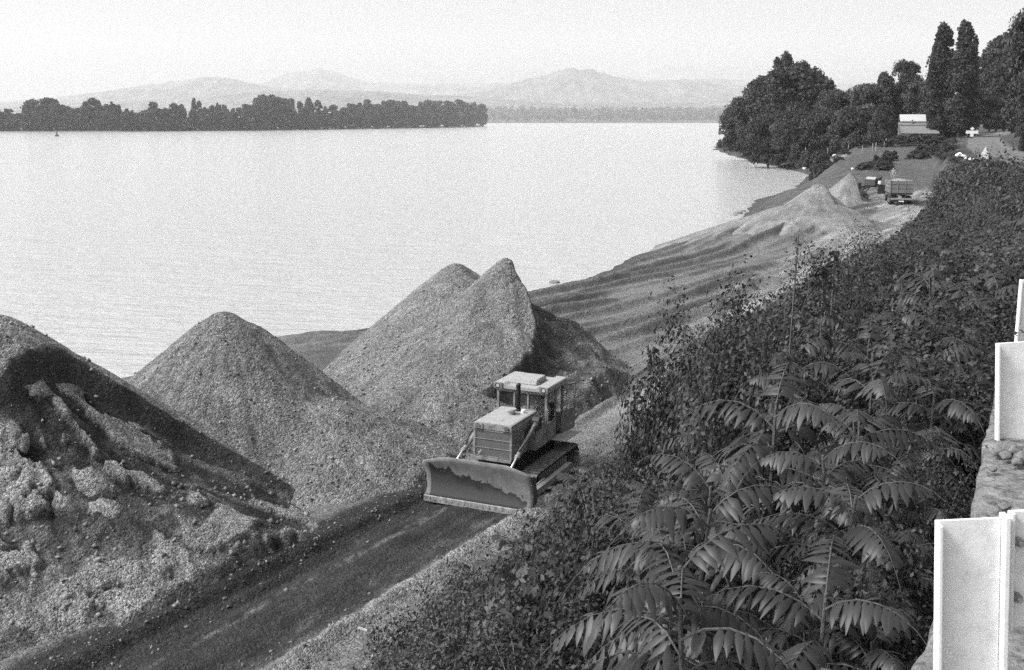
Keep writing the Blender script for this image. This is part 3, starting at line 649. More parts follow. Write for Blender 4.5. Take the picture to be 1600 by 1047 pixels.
# roof
b = MB(); b.prism([(-1.0, 3.035), (1.0, 3.035), (1.0, 3.20), (.97, 3.24), (.62, 3.24), (.50, 3.17), (-.50, 3.17), (-.62, 3.24), (-.97, 3.24), (-1.0, 3.20)], C1-.1, C0+.10, 'y')
roof = b.build("cab_roof", M_YELTOP, dz, .02)
b = MB(); b.prism([(C0-.25, 3.172), (C0-.33, 3.36), (C1+.5, 3.38), (C1+.3, 3.172)], -.42, .62, 'x'); b.build("roof_ventilator", M_YELTOP, roof, .04)
for sx in (-1, 1):
    b = MB(); b.box(sx*.83-.155, sx*.83+.155, C0+.10, C0+.15, 3.03, 3.25); wl = b.build("work_light_housing", M_YEL, dz, .01)
    b = MB(); b.tube([(sx*.83, C0+.151, 3.14), (sx*.83, C0+.165, 3.14)], .088, 18); b.build("light_ring", M_RUB, wl)
    b = MB(); b.tube([(sx*.83-.012, C0+.166, 3.14), (sx*.83-.012, C0+.172, 3.14)], [.062, .058], 16); b.build("lamp_glass", M_CHROME, wl)
# interior
b = MB(); b.box(-.70, -.15, -4.9, -4.4, 1.62, 1.78); b.box(-.70, -.15, -5.0, -4.88, 1.70, 2.35); b.build("seat", M_RUB, dz, .04)
b = MB(); b.box(-.86, .86, -5.1, -3.62, 1.27, 1.33); b.box(-.5, .5, -3.85, -3.62, 1.34, 1.95); b.build("cab_floor", M_DARK, dz)
b = MB(); b.tube([(-.5, -4.3, 1.33), (-.52, -4.15, 2.0)], .015, 6); b.build("control_lever", M_DARK, dz)
b = MB(); b.tube([(-.1, -4.1, 1.33), (-.12, -3.95, 2.1)], .015, 6); b.build("control_lever", M_DARK, dz)
b = MB(); b.box(.50, .78, -5.0, -4.5, 1.4, 1.9); b.build("side_console", M_DARK, dz, .02)
# open door swung back on the right-hand (photo right) side
dr = empty("open_door", (-CX-.02, -4.95, 0), math.radians(-16)); dr.parent = dz
b = MB()
for y_ in (0, -.72): b.box(-.02, .02, y_-.03, y_+.03, 1.35, 2.98)
b.box(-.02, .02, -.75, .03, 2.94, 3.0); b.box(-.02, .02, -.75, .03, 2.02, 2.10); b.box(-.012, .012, -.69, -.03, 1.32, 1.55); b.box(-.015, .015, -.69, -.03, 1.56, 2.01)
b.build("door_frame", M_YEL, dr, .006)
b = MB(); b.box(.016, .022, -.62, -.10, 1.62, 1.96); b.build("door_vent", M_DARK, dr)
b = MB(); b.box(-.003, .003, -.69, -.03, 2.11, 2.93); b.build("door_glass", M_GLASS, dr)
# chassis, fenders
b = MB(); b.box(-.55, .55, -5.6, -1.25, .55, 1.27); b.box(-.62, .62, -5.9, -5.1, .6, 1.5); b.build("chassis", M_DARK, dz, .02)
b = MB(); b.prism([(-.92, 1.28), (-.66, 1.28), (-.66, 2.0), (-.80, 1.95), (-.92, 1.7)], -3.54, -2.6, 'y'); b.build("side_tank", M_YEL, dz, .02)
for sx in (-1, 1):
    b = MB(); b.prism([(-5.7, 1.18), (-5.5, 1.24), (-4.05, 1.27), (-4.05, 1.30), (-5.5, 1.28), (-5.7, 1.22)], sx*.70 if sx > 0 else -1.42, 1.42 if sx > 0 else -.70, 'x'); b.build("fender", M_YELTOP, dz, .005)
    # track as a chain of shoes
    cx_ = sx*1.12; tr = MB(); R1 = .40; y0, y1 = -1.75, -5.15
    path = []; 
    for k in range(200):
        pass
    Lst = abs(y1-y0); per = 2*Lst+2*math.pi*R1; ns = 44; top = .97; cz_ = .44
    for k in range(ns):
        d_ = per*k/ns
        if d_ < Lst: y_ = y1+d_; z_ = cz_+R1+.10*math.sin(math.pi*d_/Lst)*0; nx_, nz_ = 0, 1; 
        elif d_ < Lst+math.pi*R1:
            a_ = (d_-Lst)/R1; nx_, nz_ = math.sin(a_), math.cos(a_); y_ = y0+R1*nx_; z_ = cz_+R1*nz_
        elif d_ < 2*Lst+math.pi*R1: y_ = y0-(d_-Lst-math.pi*R1); z_ = cz_-R1; nx_, nz_ = 0, -1
        else:
            a_ = math.pi+(d_-2*Lst-math.pi*R1)/R1; nx_, nz_ = math.sin(a_), math.cos(a_); y_ = y1+R1*nx_; z_ = cz_+R1*nz_
        Mx = Matrix.Translation((cx_, y_, z_)) @ Matrix.Rotation(-math.atan2(nx_, nz_), 4, 'X')
        tr.box(-.27, .27, -.095, .088, -.02, .02, Mx); tr.box(-.27, .27, -.095, -.07, .021, .075, Mx)
        tr.box(-.12, .12, -.08, .07, -.08, -.021, Mx)
    tk = tr.build("crawler_track", M_TRACK, dz)
    b = MB()
    for yy, r_ in ((y0, .36), (y1, .37)): b.tube([(cx_-.13, yy, cz_), (cx_+.13, yy, cz_)], r_-.03, 20); b.tube([(cx_-.17, yy, cz_), (cx_+.17, yy, cz_)], r_*.45, 14)
    for k in range(6): b.tube([(cx_-.14, y0-.55-k*.46, .20), (cx_+.14, y0-.55-k*.46, .20)], .12, 12)
    b.build("track_wheels", M_DARK, tk)
    b = MB(); b.box(cx_-.16, cx_+.16, y1+.5, y0-.3, .30, .62); b.build("track_frame", M_YEL, tk, .03)
# driver
TM = Matrix.Translation(dz.location) @ dz.rotation_euler.to_matrix().to_4x4()
pl = TM @ Vector((-.42, -4.55, 1.74))
person(pl, TH, "driver in dark work clothes sitting behind the windscreen of the bulldozer", True)
# ---------------------------------------------------------------- truck
tx, ty = at(1407.6, 319.6, 2.0); TZ = gz(tx, ty)
tk = empty("tipper_truck", (tx, ty, TZ+.02), math.radians(-11), "loaded dropside truck seen from behind at the far end of the gravel track", "truck")
b = MB()
for i in range(3):
    z0 = 1.42+i*.50; b.box(-1.30, 1.30, 0, .06, z0, z0+.44)
for x_ in (-1.27, 1.27, -.45, .45): b.box(x_-.045, x_+.045, -.05, -.002, 1.36, 2.95 if abs(x_) < 1 else 3.05)
b.build("tailgate", M_TRUCKW, tk, .01)
for sx in (-1, 1):
    b = MB()
    for i in range(3): z0 = 1.42+i*.50; b.box(sx*1.30-.03, sx*1.30+.03, .08, 4.6, z0, z0+.44)
    for y_ in (.3, 1.7, 3.1, 4.5): b.box(sx*1.34-.03, sx*1.34+.03, y_-.06, y_+.06, 1.3, 2.95)
    b.build("side_board", M_TRUCKW, tk, .01)
b = MB(); b.box(-1.30, 1.30, 4.62, 4.70, 1.42, 3.1); b.build("headboard", M_TRUCKW, tk, .01)
b = MB(); b.box(-1.28, 1.28, .02, 4.6, 1.22, 1.36); b.build("bed_floor", M_DARK, tk)
xs = np.linspace(-1.24, 1.24, 24); ys = np.linspace(.1, 4.58, 40); Xg, Yg = np.meshgrid(xs, ys, indexing='ij')
ld = mesh_np("gravel_load", np.stack([Xg, Yg, 2.70+.35*np.cos(Xg*1.1)*np.sin(np.clip(Yg/4.7*3.14, 0, 3.14))+.06*fbm(Xg*2, Yg*2, 4, 3)], -1).reshape(-1, 3), grid_faces(24, 40)[:, ::-1], M_SAND, smooth=True, attrs={"alb": np.full(960, .27)})
tag(ld, "pale gravel heaped in the bed of the truck", "gravel load"); ld.matrix_world = Matrix.Translation(tk.location) @ Matrix.Rotation(tk.rotation_euler.z, 4, 'Z')
b = MB(); b.box(-.5, -.35, -.1, 6.2, .85, 1.1); b.box(.35, .5, -.1, 6.2, .85, 1.1); b.box(-.9, .9, .9, 1.1, .45, .65); b.box(-1.2, -.6, .15, .19, .45, 1.0); b.box(.6, 1.2, .15, .19, .45, 1.0); b.build("chassis", M_DARK, tk)
b = MB(); b.box(-1.22, 1.22, -.22, -.10, .62, .82); b.build("rear_bumper", M_EDGE, tk, .01)
b = MB(); b.box(-.30, .30, -.235, -.222, .40, .52); b.build("number_plate", M_WHITE, tk)
def wheel(parent, x, y, r, wd):
    b = MB(); b.tube([(x-wd/2, y, r), (x-wd/2+.03, y, r), (x+wd/2-.03, y, r), (x+wd/2, y, r)], [r-.04, r, r, r-.04], 20); o = b.build("wheel", M_RUB, parent, smooth=False)
    b = MB(); b.tube([(x-wd/2-.01, y, r), (x+wd/2+.01, y, r)], r*.5, 12); b.build("rim", M_EDGE, o)
for sx in (-1, 1):
    for y_ in (.95, 2.1): wheel(tk, sx*1.13, y_, .52, .26); wheel(tk, sx*.83, y_, .52, .26)
    wheel(tk, sx*1.05, 5.5, .52, .28)
b = MB(); b.prism([(4.85, .9), (6.6, .9), (6.7, 1.7), (6.5, 2.7), (4.85, 2.75)], -1.2, 1.2, 'x'); b.build("truck_cab", M_YEL, tk, .05)
b = MB(); b.box(-2.20, -1.25, 5.0, 5.06, 1.0, 2.15); b.build("open_cab_door", M_RUB, tk, .02)
b = MB(); b.box(-2.18, -1.85, 4.9, 5.0, 2.18, 2.60); b.build("wing_mirror", M_WHITE, tk, .04)
b = MB(); b.tube([(-1.25, 5.1, 2.3), (-2.0, 5.0, 2.3)], .02, 6); b.build("mirror_arm", M_DARK, tk)
pw = tk.matrix_basis @ Vector((-.75, 4.2, 1.6)) if False else (Matrix.Translation(tk.location) @ Matrix.Rotation(tk.rotation_euler.z, 4, 'Z')) @ Vector((-.55, 4.1, 2.55))
person(pw, math.radians(150), "distant worker in dark clothes standing on the truck load", False)
# ---------------------------------------------------------------- front loader half hidden by the far sand heap
lx, ly = 45.5, 148.3; lz = gz(lx, ly)
lo = empty("front_loader", (lx, ly, lz), math.radians(-62), "front loader behind the pointed sand heap with its dark bucket raised", "loader")
b = MB(); b.prism([(-3.5, .7), (-.2, .7), (0, 1.3), (-1.0, 1.7), (-3.4, 1.8)], -.8, .8, 'x'); b.build("loader_body", M_YEL, lo, .05)
b = MB(); b.box(-.65, .65, -2.2, -1.1, 1.7, 2.7); b.build("loader_cab", M_DARK, lo, .04)
for sx in (-1, 1):
    wheel(lo, sx*.95, -.4, .55, .4); wheel(lo, sx*.95, -2.7, .55, .4)
    b = MB(); b.tube([(sx*.6, -1.0, 1.6), (sx*.6, .3, 2.0), (sx*.6, 1.5, 2.1)], [.13, .15, .11], 8); b.build("lift_arm", M_DARK, lo)
    b = MB(); b.tube([(sx*.6, -.6, .9), (sx*.6, .8, 1.9)], .08, 8); b.build("lift_ram", M_DARK, lo)
bp_ = [(1.3, 2.2), (1.4, 3.1), (1.65, 3.3), (2.0, 3.1), (2.95, 3.65), (3.0, 3.55), (2.3, 2.4), (1.7, 1.95)]
b = MB(); b.prism(bp_, -1.15, 1.15, 'x'); b.build("bucket", M_DARK, lo, .02)
b = MB(); b.prism([(1.42, 3.12), (1.7, 3.5), (2.1, 3.45), (2.5, 3.4), (2.0, 3.12)], -1.05, 1.05, 'x'); b.build("bucket_load", M_WOOD, lo, .05)
# ---------------------------------------------------------------- wall, guard posts along the upper road
wl_pts = []
for k in range(60):
    s = -6+k*1.1; wl_pts.append((s, float(np.interp(s, [-6, 7.7, 9.5, 20, 60], [-.55, -.82, -.96, -1.7, -5.2]))))
V = []; al = []
nc = 13
prof_w = [(-.03, -2.6), (-.01, -1.6), (0, -.8), (0, -.25), (.0, -.03), (.04, 0), (.16, .0), (.34, 0), (.52, 0), (.70, 0), (.88, 0), (.94, -.03), (.97, -.5)]
ss = np.arange(-6, 14.5, .05); tt = np.interp(ss, [p[0] for p in wl_pts], [p[1] for p in wl_pts])
G_ = np.zeros((len(ss), nc, 3))
for j, (dt, dz_) in enumerate(prof_w):
    crumble = .05*fbm(ss*1.7, ss*0+j*.3, 4, 601)+(.16*np.minimum(0, fbm(ss*.6, ss*0, 3, 611)-.02) if j < 7 else 0)
    s_ = ss; t_ = tt+dt+(.04*fbm(ss*2, ss*0+j, 4, 621) if j < 12 else 0)
    zt = np.interp(ss, ST, ZC)+.22
    G_[:, j, 0], G_[:, j, 1] = to_xy(s_, t_); G_[:, j, 2] = zt+dz_+crumble
o = mesh_np("retaining_wall", G_.reshape(-1, 3), grid_faces(len(ss), nc)[:, ::-1], M_CONC, smooth=False)
tag(o, "crumbling low concrete wall edging the upper road under the white posts", "wall")
for i in range(3):
    px_, py_ = ((1463, 815), (1557, 537), (1594, 437))[i]
    D = (4.9, 9.0, 12.9)[i]; X0, Z0 = atY(px_, py_, D)
    lab = ["largest white steel guard post at the lower right corner", "middle white steel guard post standing on the crumbling wall", "farthest white guard post of which only a strip shows at the right edge"][i]
    gp = empty("guard_post", (X0, D, Z0), math.radians(-1.5), lab, "guard post", "white steel posts along the road wall")
    Hh = (1.02, .83, .75)[i]; tilt = Matrix.Rotation(math.radians(-2.5), 4, 'Y') if i < 2 else Matrix()
    gp.rotation_euler = (0, math.radians((-3.4, -4.0, 0)[i]), math.radians(-1.5))
    b = MB(); b.box(0, .295, .012, .026, -Hh, 0); b.build("post_face", M_WHITE, gp, .004)
    b = MB(); b.box(-.004, .018, -.05, .011, -Hh, -.004); b.build("post_flange", M_WHITE, gp, .006)
    b = MB(); b.box(.297, .325, -.03, .05, -Hh, .014); b.build("post_flange", M_WHITE, gp, .006)
    b = MB(); b.box(.345, .78, .06, .075, -.56, .012); b.box(.345, .365, .02, .058, -.56, .012); b.build("rail_plate", M_WHITE, gp, .006)
    for z in (-.13, -.40):
        b = MB(); b.tube([(.385, .02, z), (.385, .059, z)], .022, 6); b.tube([(.385, -.005, z), (.385, .02, z)], .012, 8); b.build("bolt", M_EDGE, gp)
# rubble at the foot of the middle post, on the wall
def rock(name, loc, r, label, cat, m=M_ROCK, group=None, flat=.7, seed=0):
    n1, n2 = 10, 14; V = []
    for i in range(n1+1):
        th_ = math.pi*i/n1
        for j in range(n2): ph = 2*math.pi*j/n2; V.append((math.sin(th_)*math.cos(ph), math.sin(th_)*math.sin(ph), math.cos(th_)))
    V = np.array(V); d = 1+.45*fbm(V[:, 0]*1.3+seed*3.1, V[:, 1]*1.3+V[:, 2]*1.7, 3, 700+seed); V = np.round(V*d[:, None]*3.5)/3.5*.5+V*d[:, None]*.5
    V[:, 2] *= flat; V *= r; i = np.arange(n1)[:, None]*n2; j = np.arange(n2)[None]; j2 = (j+1) % n2
    F_ = np.stack([i+j, i+n2+j, i+n2+j2, i+j2], -1).reshape(-1, 4)
    o = mesh_np(name, V, F_, m); o.location = loc; o.rotation_euler = (0, 0, seed*1.3)
    return tag(o, label, cat, group)
for k, (u, v, r) in enumerate(((1560, 706, .05), (1572, 712, .045), (1585, 704, .06), (1598, 716, .07), (1590, 722, .045), (1552, 733, .03), (1570, 792, .04))):
    x, y = at(u, v, 9.46); rock("stone", (x, y, 9.46), r, "small broken stone lying on the wall beside the middle white post", "stone", M_CONC, "rubble on the wall", seed=k)
# ---------------------------------------------------------------- road signs seen from behind, white stones along the upper road
M_SIGNB = mat("sign_back", .62, .6, var=.08); M_POLE = mat("sign_pole", .12, .7)
def scale_at(Y): return Y/FPX
x, y = at(1538, 262, 6.4); z0 = gz(x, y); k = scale_at(y)
sg = empty("road_sign", (x, y, z0-.2), math.radians(-20), "pale triangular road sign above a round one, seen from behind", "road sign")
_, zt = atY(1538, 228, y); b = MB(); b.tube([(0, .0, 0), (0, 0, zt-z0+.2)], .075, 8); b.build("sign_pole", M_POLE, sg)
tp = zt-z0+.2; b = MB(); b.prism([(-.50, tp-1.02), (.50, tp-1.02), (.06, tp-.1), (-.06, tp-.1)], -.12, -.09, 'y'); b.build("triangle_plate", M_SIGNB, sg)
b = MB(); b.tube([(0, -.12, tp-1.48), (0, -.09, tp-1.48)], .45, 24); b.build("round_plate", M_SIGNB, sg)
b = MB(); b.box(.05, .38, -.12, -.09, tp-2.35, tp-1.98); b.build("small_plate", M_SIGNB, sg)
lo.scale = (.78, .78, .85)
x, y = at(1518, 217, 7.6); z0 = gz(x, y)-.2; k = scale_at(y)
sg = empty("road_sign", (x, y, z0), math.radians(-20), "wide white direction board with a small diamond sign above it", "road sign")
def zz(v): return atY(0, v, y)[1]-z0
b = MB(); b.tube([(-1.0, 0, 0), (-1.0, 0, zz(205))], .07, 6); b.tube([(1.0, 0, 0), (1.0, 0, zz(205))], .07, 6); b.tube([(0, 0, 0), (0, 0, zz(199))], .07, 6); b.build("sign_pole", M_POLE, sg)
b = MB(); b.box(-1.35, 1.35, -.12, -.08, zz(209), zz(204)); b.build("direction_board", M_SIGNB, sg)
b = MB(); b.box(-.35, .35, -.17, -.13, zz(213.5), zz(208.8)); b.build("small_plate", M_SIGNB, sg)
b = MB(); c = zz(201); b.prism([(-.5, c), (0, c-.42), (.5, c), (0, c+.42)], -.12, -.08, 'y'); b.build("diamond_plate", M_SIGNB, sg)
x, y = 82.5, 182.0; z0 = gz(x, y)
sg = empty("road_sign", (x, y, z0), math.radians(-24), "pale sign cut off by the right edge of the picture", "road sign")
b = MB(); b.tube([(0, 0, 0), (0, 0, 2.6)], .07, 8); b.build("sign_pole", M_POLE, sg); b = MB(); b.prism([(-.6, 1.5), (.6, 1.5), (0, 2.6)], -.12, -.09, 'y'); b.build("triangle_plate", M_SIGNB, sg)
gp_ = [(1461, 239, .7), (1478, 240, .35), (1487, 241, .5), (1493, 240.5, .45), (1499, 244, 1.0), (1504, 246, .9), (1510, 248, .45), (1516, 249.5, .42), (1522, 251, .42), (1527, 253, .7), (1533, 254, .55), (1549, 257, .5), (1555, 258.5, .45), (1561, 259, .3)]
for i, (u, v, r) in enumerate(gp_):
    s_guess = None
    for z in np.arange(9, 4, -.05):
        x, y = at(u, v, z)
        if gz(x, y) >= z-.3: break
    rock("whitewashed_stone", (x, y, z+.08), r*.55, "whitewashed stone in the broken row edging the far bend of the upper road" if i > 4 else ("lone whitewashed block left of the broken row by the far bend" if i == 0 else "whitewashed block at the left end of the row by the far bend"), "stone", M_WHITE, "white stones along the upper road", .8, i+20)
# ---------------------------------------------------------------- house and fence
HY = 300.0
def hp(u, v): X_, Z_ = atY(u, v, HY); return X_, Z_
hx0, _ = hp(1408, 222); hzb = hp(1408, 224)[1]
ho = empty("house", (hx0, HY, hzb), math.radians(-14), "small riverside house with a bright white upper roof and grey lower roofs", "house")
M_WALL = mat("house_wall", .16, .9, var=.3); M_ROOFW = mat("sheet_roof", .45, .5, var=.08); M_ROOFG = mat("grey_roof", .18, .9, var=.3, scale=2)
k = HY/FPX
def hz(v): return hp(0, v)[1]-hzb
b = MB(); b.box(0, 8.9, 0, 5, 0, hz(208)); b.build("wall", M_WALL, ho)
b = MB(); b.box(-.2, 6.4, 4, 10, 0, hz(191)); b.build("upper_wall", M_WALL, ho)
b = MB(); b.prism([(-.7, hz(209)), (-.7, hz(208)), (3.5, hz(196)), (6, hz(205)), (3.5, hz(197.5))], -.3, 9.2, 'x'); b.build("lower_roof", M_ROOFG, ho)
b = MB(); b.prism([(3.2, hz(196.2)), (3.2, hz(195)), (4.6, hz(190.6)), (4.6, hz(192))], -.6, 6.9, 'x'); b.build("middle_roof", M_ROOFG, ho)
b = MB(); b.prism([(4.4, hz(190.2)), (4.4, hz(189)), (7.4, hz(178.6)), (10.4, hz(189)), (7.4, hz(180))], -.2, 6.3, 'x'); r_ = b.build("upper_roof", M_ROOFW, ho)
b = MB(); b.box(2.6, 2.95, 3.6, 3.95, hz(196), hz(187)); b.build("chimney", M_WALL, r_)
b = MB()
for xx in (-.6, .6, 1.9): b.box(xx-.05, xx+.05, -2.6, -2.5, 0, hz(211))
b.box(-.7, 2.0, -2.62, -2.5, hz(212), hz(211)); b.box(-.7, 2.6, -2.6, 0, hz(210.8), hz(210)); b.build("veranda_frame", M_WOOD, ho)
b = MB(); b.box(4.4, 7.6, -.05, -.002, hz(214), hz(210)); w_ = b.build("window", M_WHITE, ho)
b = MB(); b.box(4.6, 5.7, -.08, -.052, hz(213.7), hz(210.4)); b.box(5.9, 7.4, -.08, -.052, hz(213.7), hz(210.4)); b.build("pane", M_DARK, w_)
fn = empty("fence", (0, 0, 0), 0, "thin wire fence with uneven pale posts along the edge of the trees", "fence"); fw = MB(); pr = None
for i, (u, v, h_, r_) in enumerate(((1258, 243, 12, .09), (1293, 240, 9, .10), (1325, 238, 11, .08), (1347, 239, 12, .07), (1363, 236, 12, .08), (1368, 238, 15, .09), (1381, 232, 10, .07), (1384, 230, 13, .14), (1400, 228, 9, .07), (1420, 226, 8, .07), (1445, 224, 9, .07), (1474, 224, 10, .07))):
    for z in np.arange(9, 3, -.1):
        x, y = at(u, v, z)
        if gz(x, y) >= z or y > 300: break
    b = MB(); b.tube([(x, y, z-.3), (x+.05, y, z+h_*y/FPX)], r_, 6); b.build("fence_post", M_WOOD, fn)
    if pr: fw.tube([(pr[0], pr[1], pr[2]+1.0), (x, y, z+1.0)], .015, 4); fw.tube([(pr[0], pr[1], pr[2]+.5), (x, y, z+.5)], .015, 4)
    pr = (x, y, z)
fw.build("fence_wire", M_DARK, fn)
for i, (u, v, r) in enumerate(((1305, 244, .8), (1297, 246, .5), (1257, 263, .45), (1332, 264, .25))):
    z = 3.6 if i < 2 else (-.2 if i == 2 else 4.0)
    if i < 2:
        for z in np.arange(7, 2, -.1):
            x, y = at(u, v, z)
            if gz(x, y) >= z: break
    x, y = at(u, v, z); rock("white_rubble", (x, y, z), r, ("larger white rubble lump on the bank near the pale dirt mound", "smaller white lump left of the rubble by the dirt mound", "tiny white lump at the waterline below the bushes", "small pale lump on dark bushes")[i], "rubble", M_WHITE, None, .8, 50+i)
for i, (u, v, r) in enumerate(((1153, 333, .8), (1160, 330, .5), (1148, 336, .4), (1176, 318, .35), (1132, 353, .35), (1113, 361, .4), (1118, 358, .3), (866, 441, .5))):
    x, y = at(u, v, -1.55); rock("stone", (x, y, -1.6), r, "dark stone breaking the water surface close to the shore" if i < 7 else "dark clod at the waterline right of the sharp peaked heap", "stone", M_ROCK, "stones in the shallow water", .45, 70+i)
x, y = at(89, 213, -1.6); by = empty("buoy", (x, y, -1.6), 0, "tiny dark river buoy on the pale water before the wooded island", "buoy")
b = MB(); b.tube([(0, 0, -.4), (0, 0, .9), (0, 0, 1.3)], [1.6, 1.6, 1.0], 14); b.build("float", M_DARK, by); b = MB(); b.tube([(0, 0, 1.3), (.3, 0, 4.6)], [.7, .25], 8); b.tube([(.3, 0, 4.6), (.3, 0, 5.2)], [.6, .6], 8); b.build("mast", M_DARK, by)
# ---------------------------------------------------------------- trees
def cards(P, N, size, seed=0, asp=.75, jit=.9):
    r = np.random.default_rng(seed); n = len(P); N = N+r.normal(0, jit, (n, 3)); N /= np.linalg.norm(N, axis=1)[:, None]+1e-9
    A_ = np.cross(N, r.normal(0, 1, (n, 3))); A_ /= np.linalg.norm(A_, axis=1)[:, None]+1e-9; B_ = np.cross(N, A_)
    s = size*(.6+.8*r.random(n))[:, None] if np.isscalar(size) else size[:, None]*(.6+.8*r.random(n))[:, None]
    fold = N*s*.25
    V = np.stack([P-A_*s, P-B_*s*asp*(.6+.6*r.random((n, 1)))+fold, P+A_*s, P+B_*s*asp*(.6+.6*r.random((n, 1)))-fold], 1).reshape(-1, 3)
    return V, np.arange(4*n).reshape(-1, 4)
def crown(kind, R, H, z0, nbl, npb, size, seed):
    """blob list inside an envelope, leaf cards on the blobs; returns P, N, tone, blobs"""
    r = np.random.default_rng(seed); bl = []
    for i in range(nbl):
        f = r.random()
        if kind == 'round':
            z = z0+(H-z0)*(f**.85); e = math.sqrt(max(0, 1-((f-.42)/.62)**2)); rad = R*e*math.sqrt(r.random())*.9; br = R*(.20+.20*r.random())*(.65+.5*e)
        elif kind == 'poplar':
            z = z0+(H-z0)*f; e = (min(1, f*5+.35))*(1-.75*max(0, (f-.35)/.65)**1.6); rad = R*e*math.sqrt(r.random())*.75; br = R*(.30+.16*r.random())*(.45+.6*e)
        else:
            z = z0+(H-z0)*(f**1.1)*.92; e = math.sqrt(max(0.02, 1-f**1.8)); rad = R*e*math.sqrt(r.random())*.95; br = R*(.16+.16*r.random())
        a = r.random()*2*math.pi; bl.append((rad*math.cos(a), rad*math.sin(a), z, br*(1.3 if kind == 'poplar' else 1)))
    Ps, Ns, Ts = [], [], []
    for (bx, by_, bz, br) in bl:
        d = r.normal(0, 1, (npb, 3)); d /= np.linalg.norm(d, axis=1)[:, None]; d[:, 2] = np.where(d[:, 2] < -.35, -d[:, 2], d[:, 2])
        rr_ = br*(.62+.5*r.random(npb)**1.5); sc = np.array([1, 1, 1.35 if kind == 'poplar' else .8])
        wob = 1+.28*fbm(d[:, 0]*2+bx, d[:, 1]*2+bz, 2, seed)
        Ps.append(np.array([bx, by_, bz])+d*(rr_*wob)[:, None]*sc); Ns.append(d); Ts.append(np.clip(r.random(npb)*.3+r.random()*.8-.05, 0, 1))
    return np.concatenate(Ps), np.concatenate(Ns), np.concatenate(Ts), bl
def make_tree(name, kind, R, H, z0, nbl, npb, size, seed, m, label, cat="tree", group=None, trunk_r=.4, stray=.03):
    P, N_, T, bl = crown(kind, R, H, z0, nbl, npb, size, seed); r = np.random.default_rng(seed+1)
    k = int(len(P)*stray); P[:k] += N_[:k]*R*.16*r.random((k, 1))
    V, F_ = cards(P, N_, size, seed)
    root = empty(name, (0, 0, 0), 0, label, cat, group)
    mesh_np("crown", V, F_, m, root, face_attrs={"tone": T})
    b = MB(); top = H*.8; b.tube([(0, 0, -1), (.1, 0, z0+.4), (.2, .1, (z0+top)/2), (.1, .2, top)], [trunk_r*1.25, trunk_r, trunk_r*.6, trunk_r*.15], 8)
    for i in range(min(9, nbl)):
        bx, by_, bz, br = bl[i]; zz_ = max(z0*.8, bz-math.hypot(bx, by_)*.8-.5); b.tube([(.1, .05, zz_), (bx*.5, by_*.5, (zz_+bz)/2+.3), (bx, by_, bz)], [trunk_r*.4, trunk_r*.25, trunk_r*.08], 6)
    b.build("trunk", M_BARK, root, smooth=True)
    reg(root); return root
def place(root, x, y, z, sx, sz, rz, label=None, group=None, used=set()):
    if root.name in used: o = copy_tree(root)
    else: used.add(root.name); o = root
    o.location = (x, y, z); o.scale = (sx, sx, sz); o.rotation_euler = (0, 0, rz)
    if label: o["label"] = label
    if group: o["group"] = group
    return o
# unit trees: about R=8, H=24 for round, R=3.6, H=30 poplar
BT = [make_tree("broadleaf_tree", 'round', 8.5, 22, 2.5, 60, 330, .38, 11+i, M_TREE if i != 1 else M_TREE2, "x") for i in range(3)]
BS = [make_tree("willow_tree", 'dome', 9, 13, .6, 64, 300, .36, 21+i, M_TREE if i else M_TREE2, "x") for i in range(2)]
PO = make_tree("poplar_tree", 'poplar', 3.7, 30, 2.5, 70, 260, .34, 31, M_TREE, "x", stray=.05)
def put(tree, u, vbot, vtop, Y, wpx, label, group=None, z=None):
    """stand a tree at distance Y whose crown spans wpx photo pixels and reaches row vtop"""
    X_, zb = atY(u, vbot, Y); zb = z if z is not None else zb; _, zt = atY(u, vtop, Y)
    R0, H0 = {'b': (8.5*1.12, 22.5), 'w': (9*1.1, 13), 'p': (3.7*1.1, 30.5)}[tree.name[0]]
    return place(tree, X_, Y, zb, wpx*Y/FPX/2/R0, (zt-zb)/H0, random.random()*6.28, label, group)
BB = "dense bank trees leaning over the river"
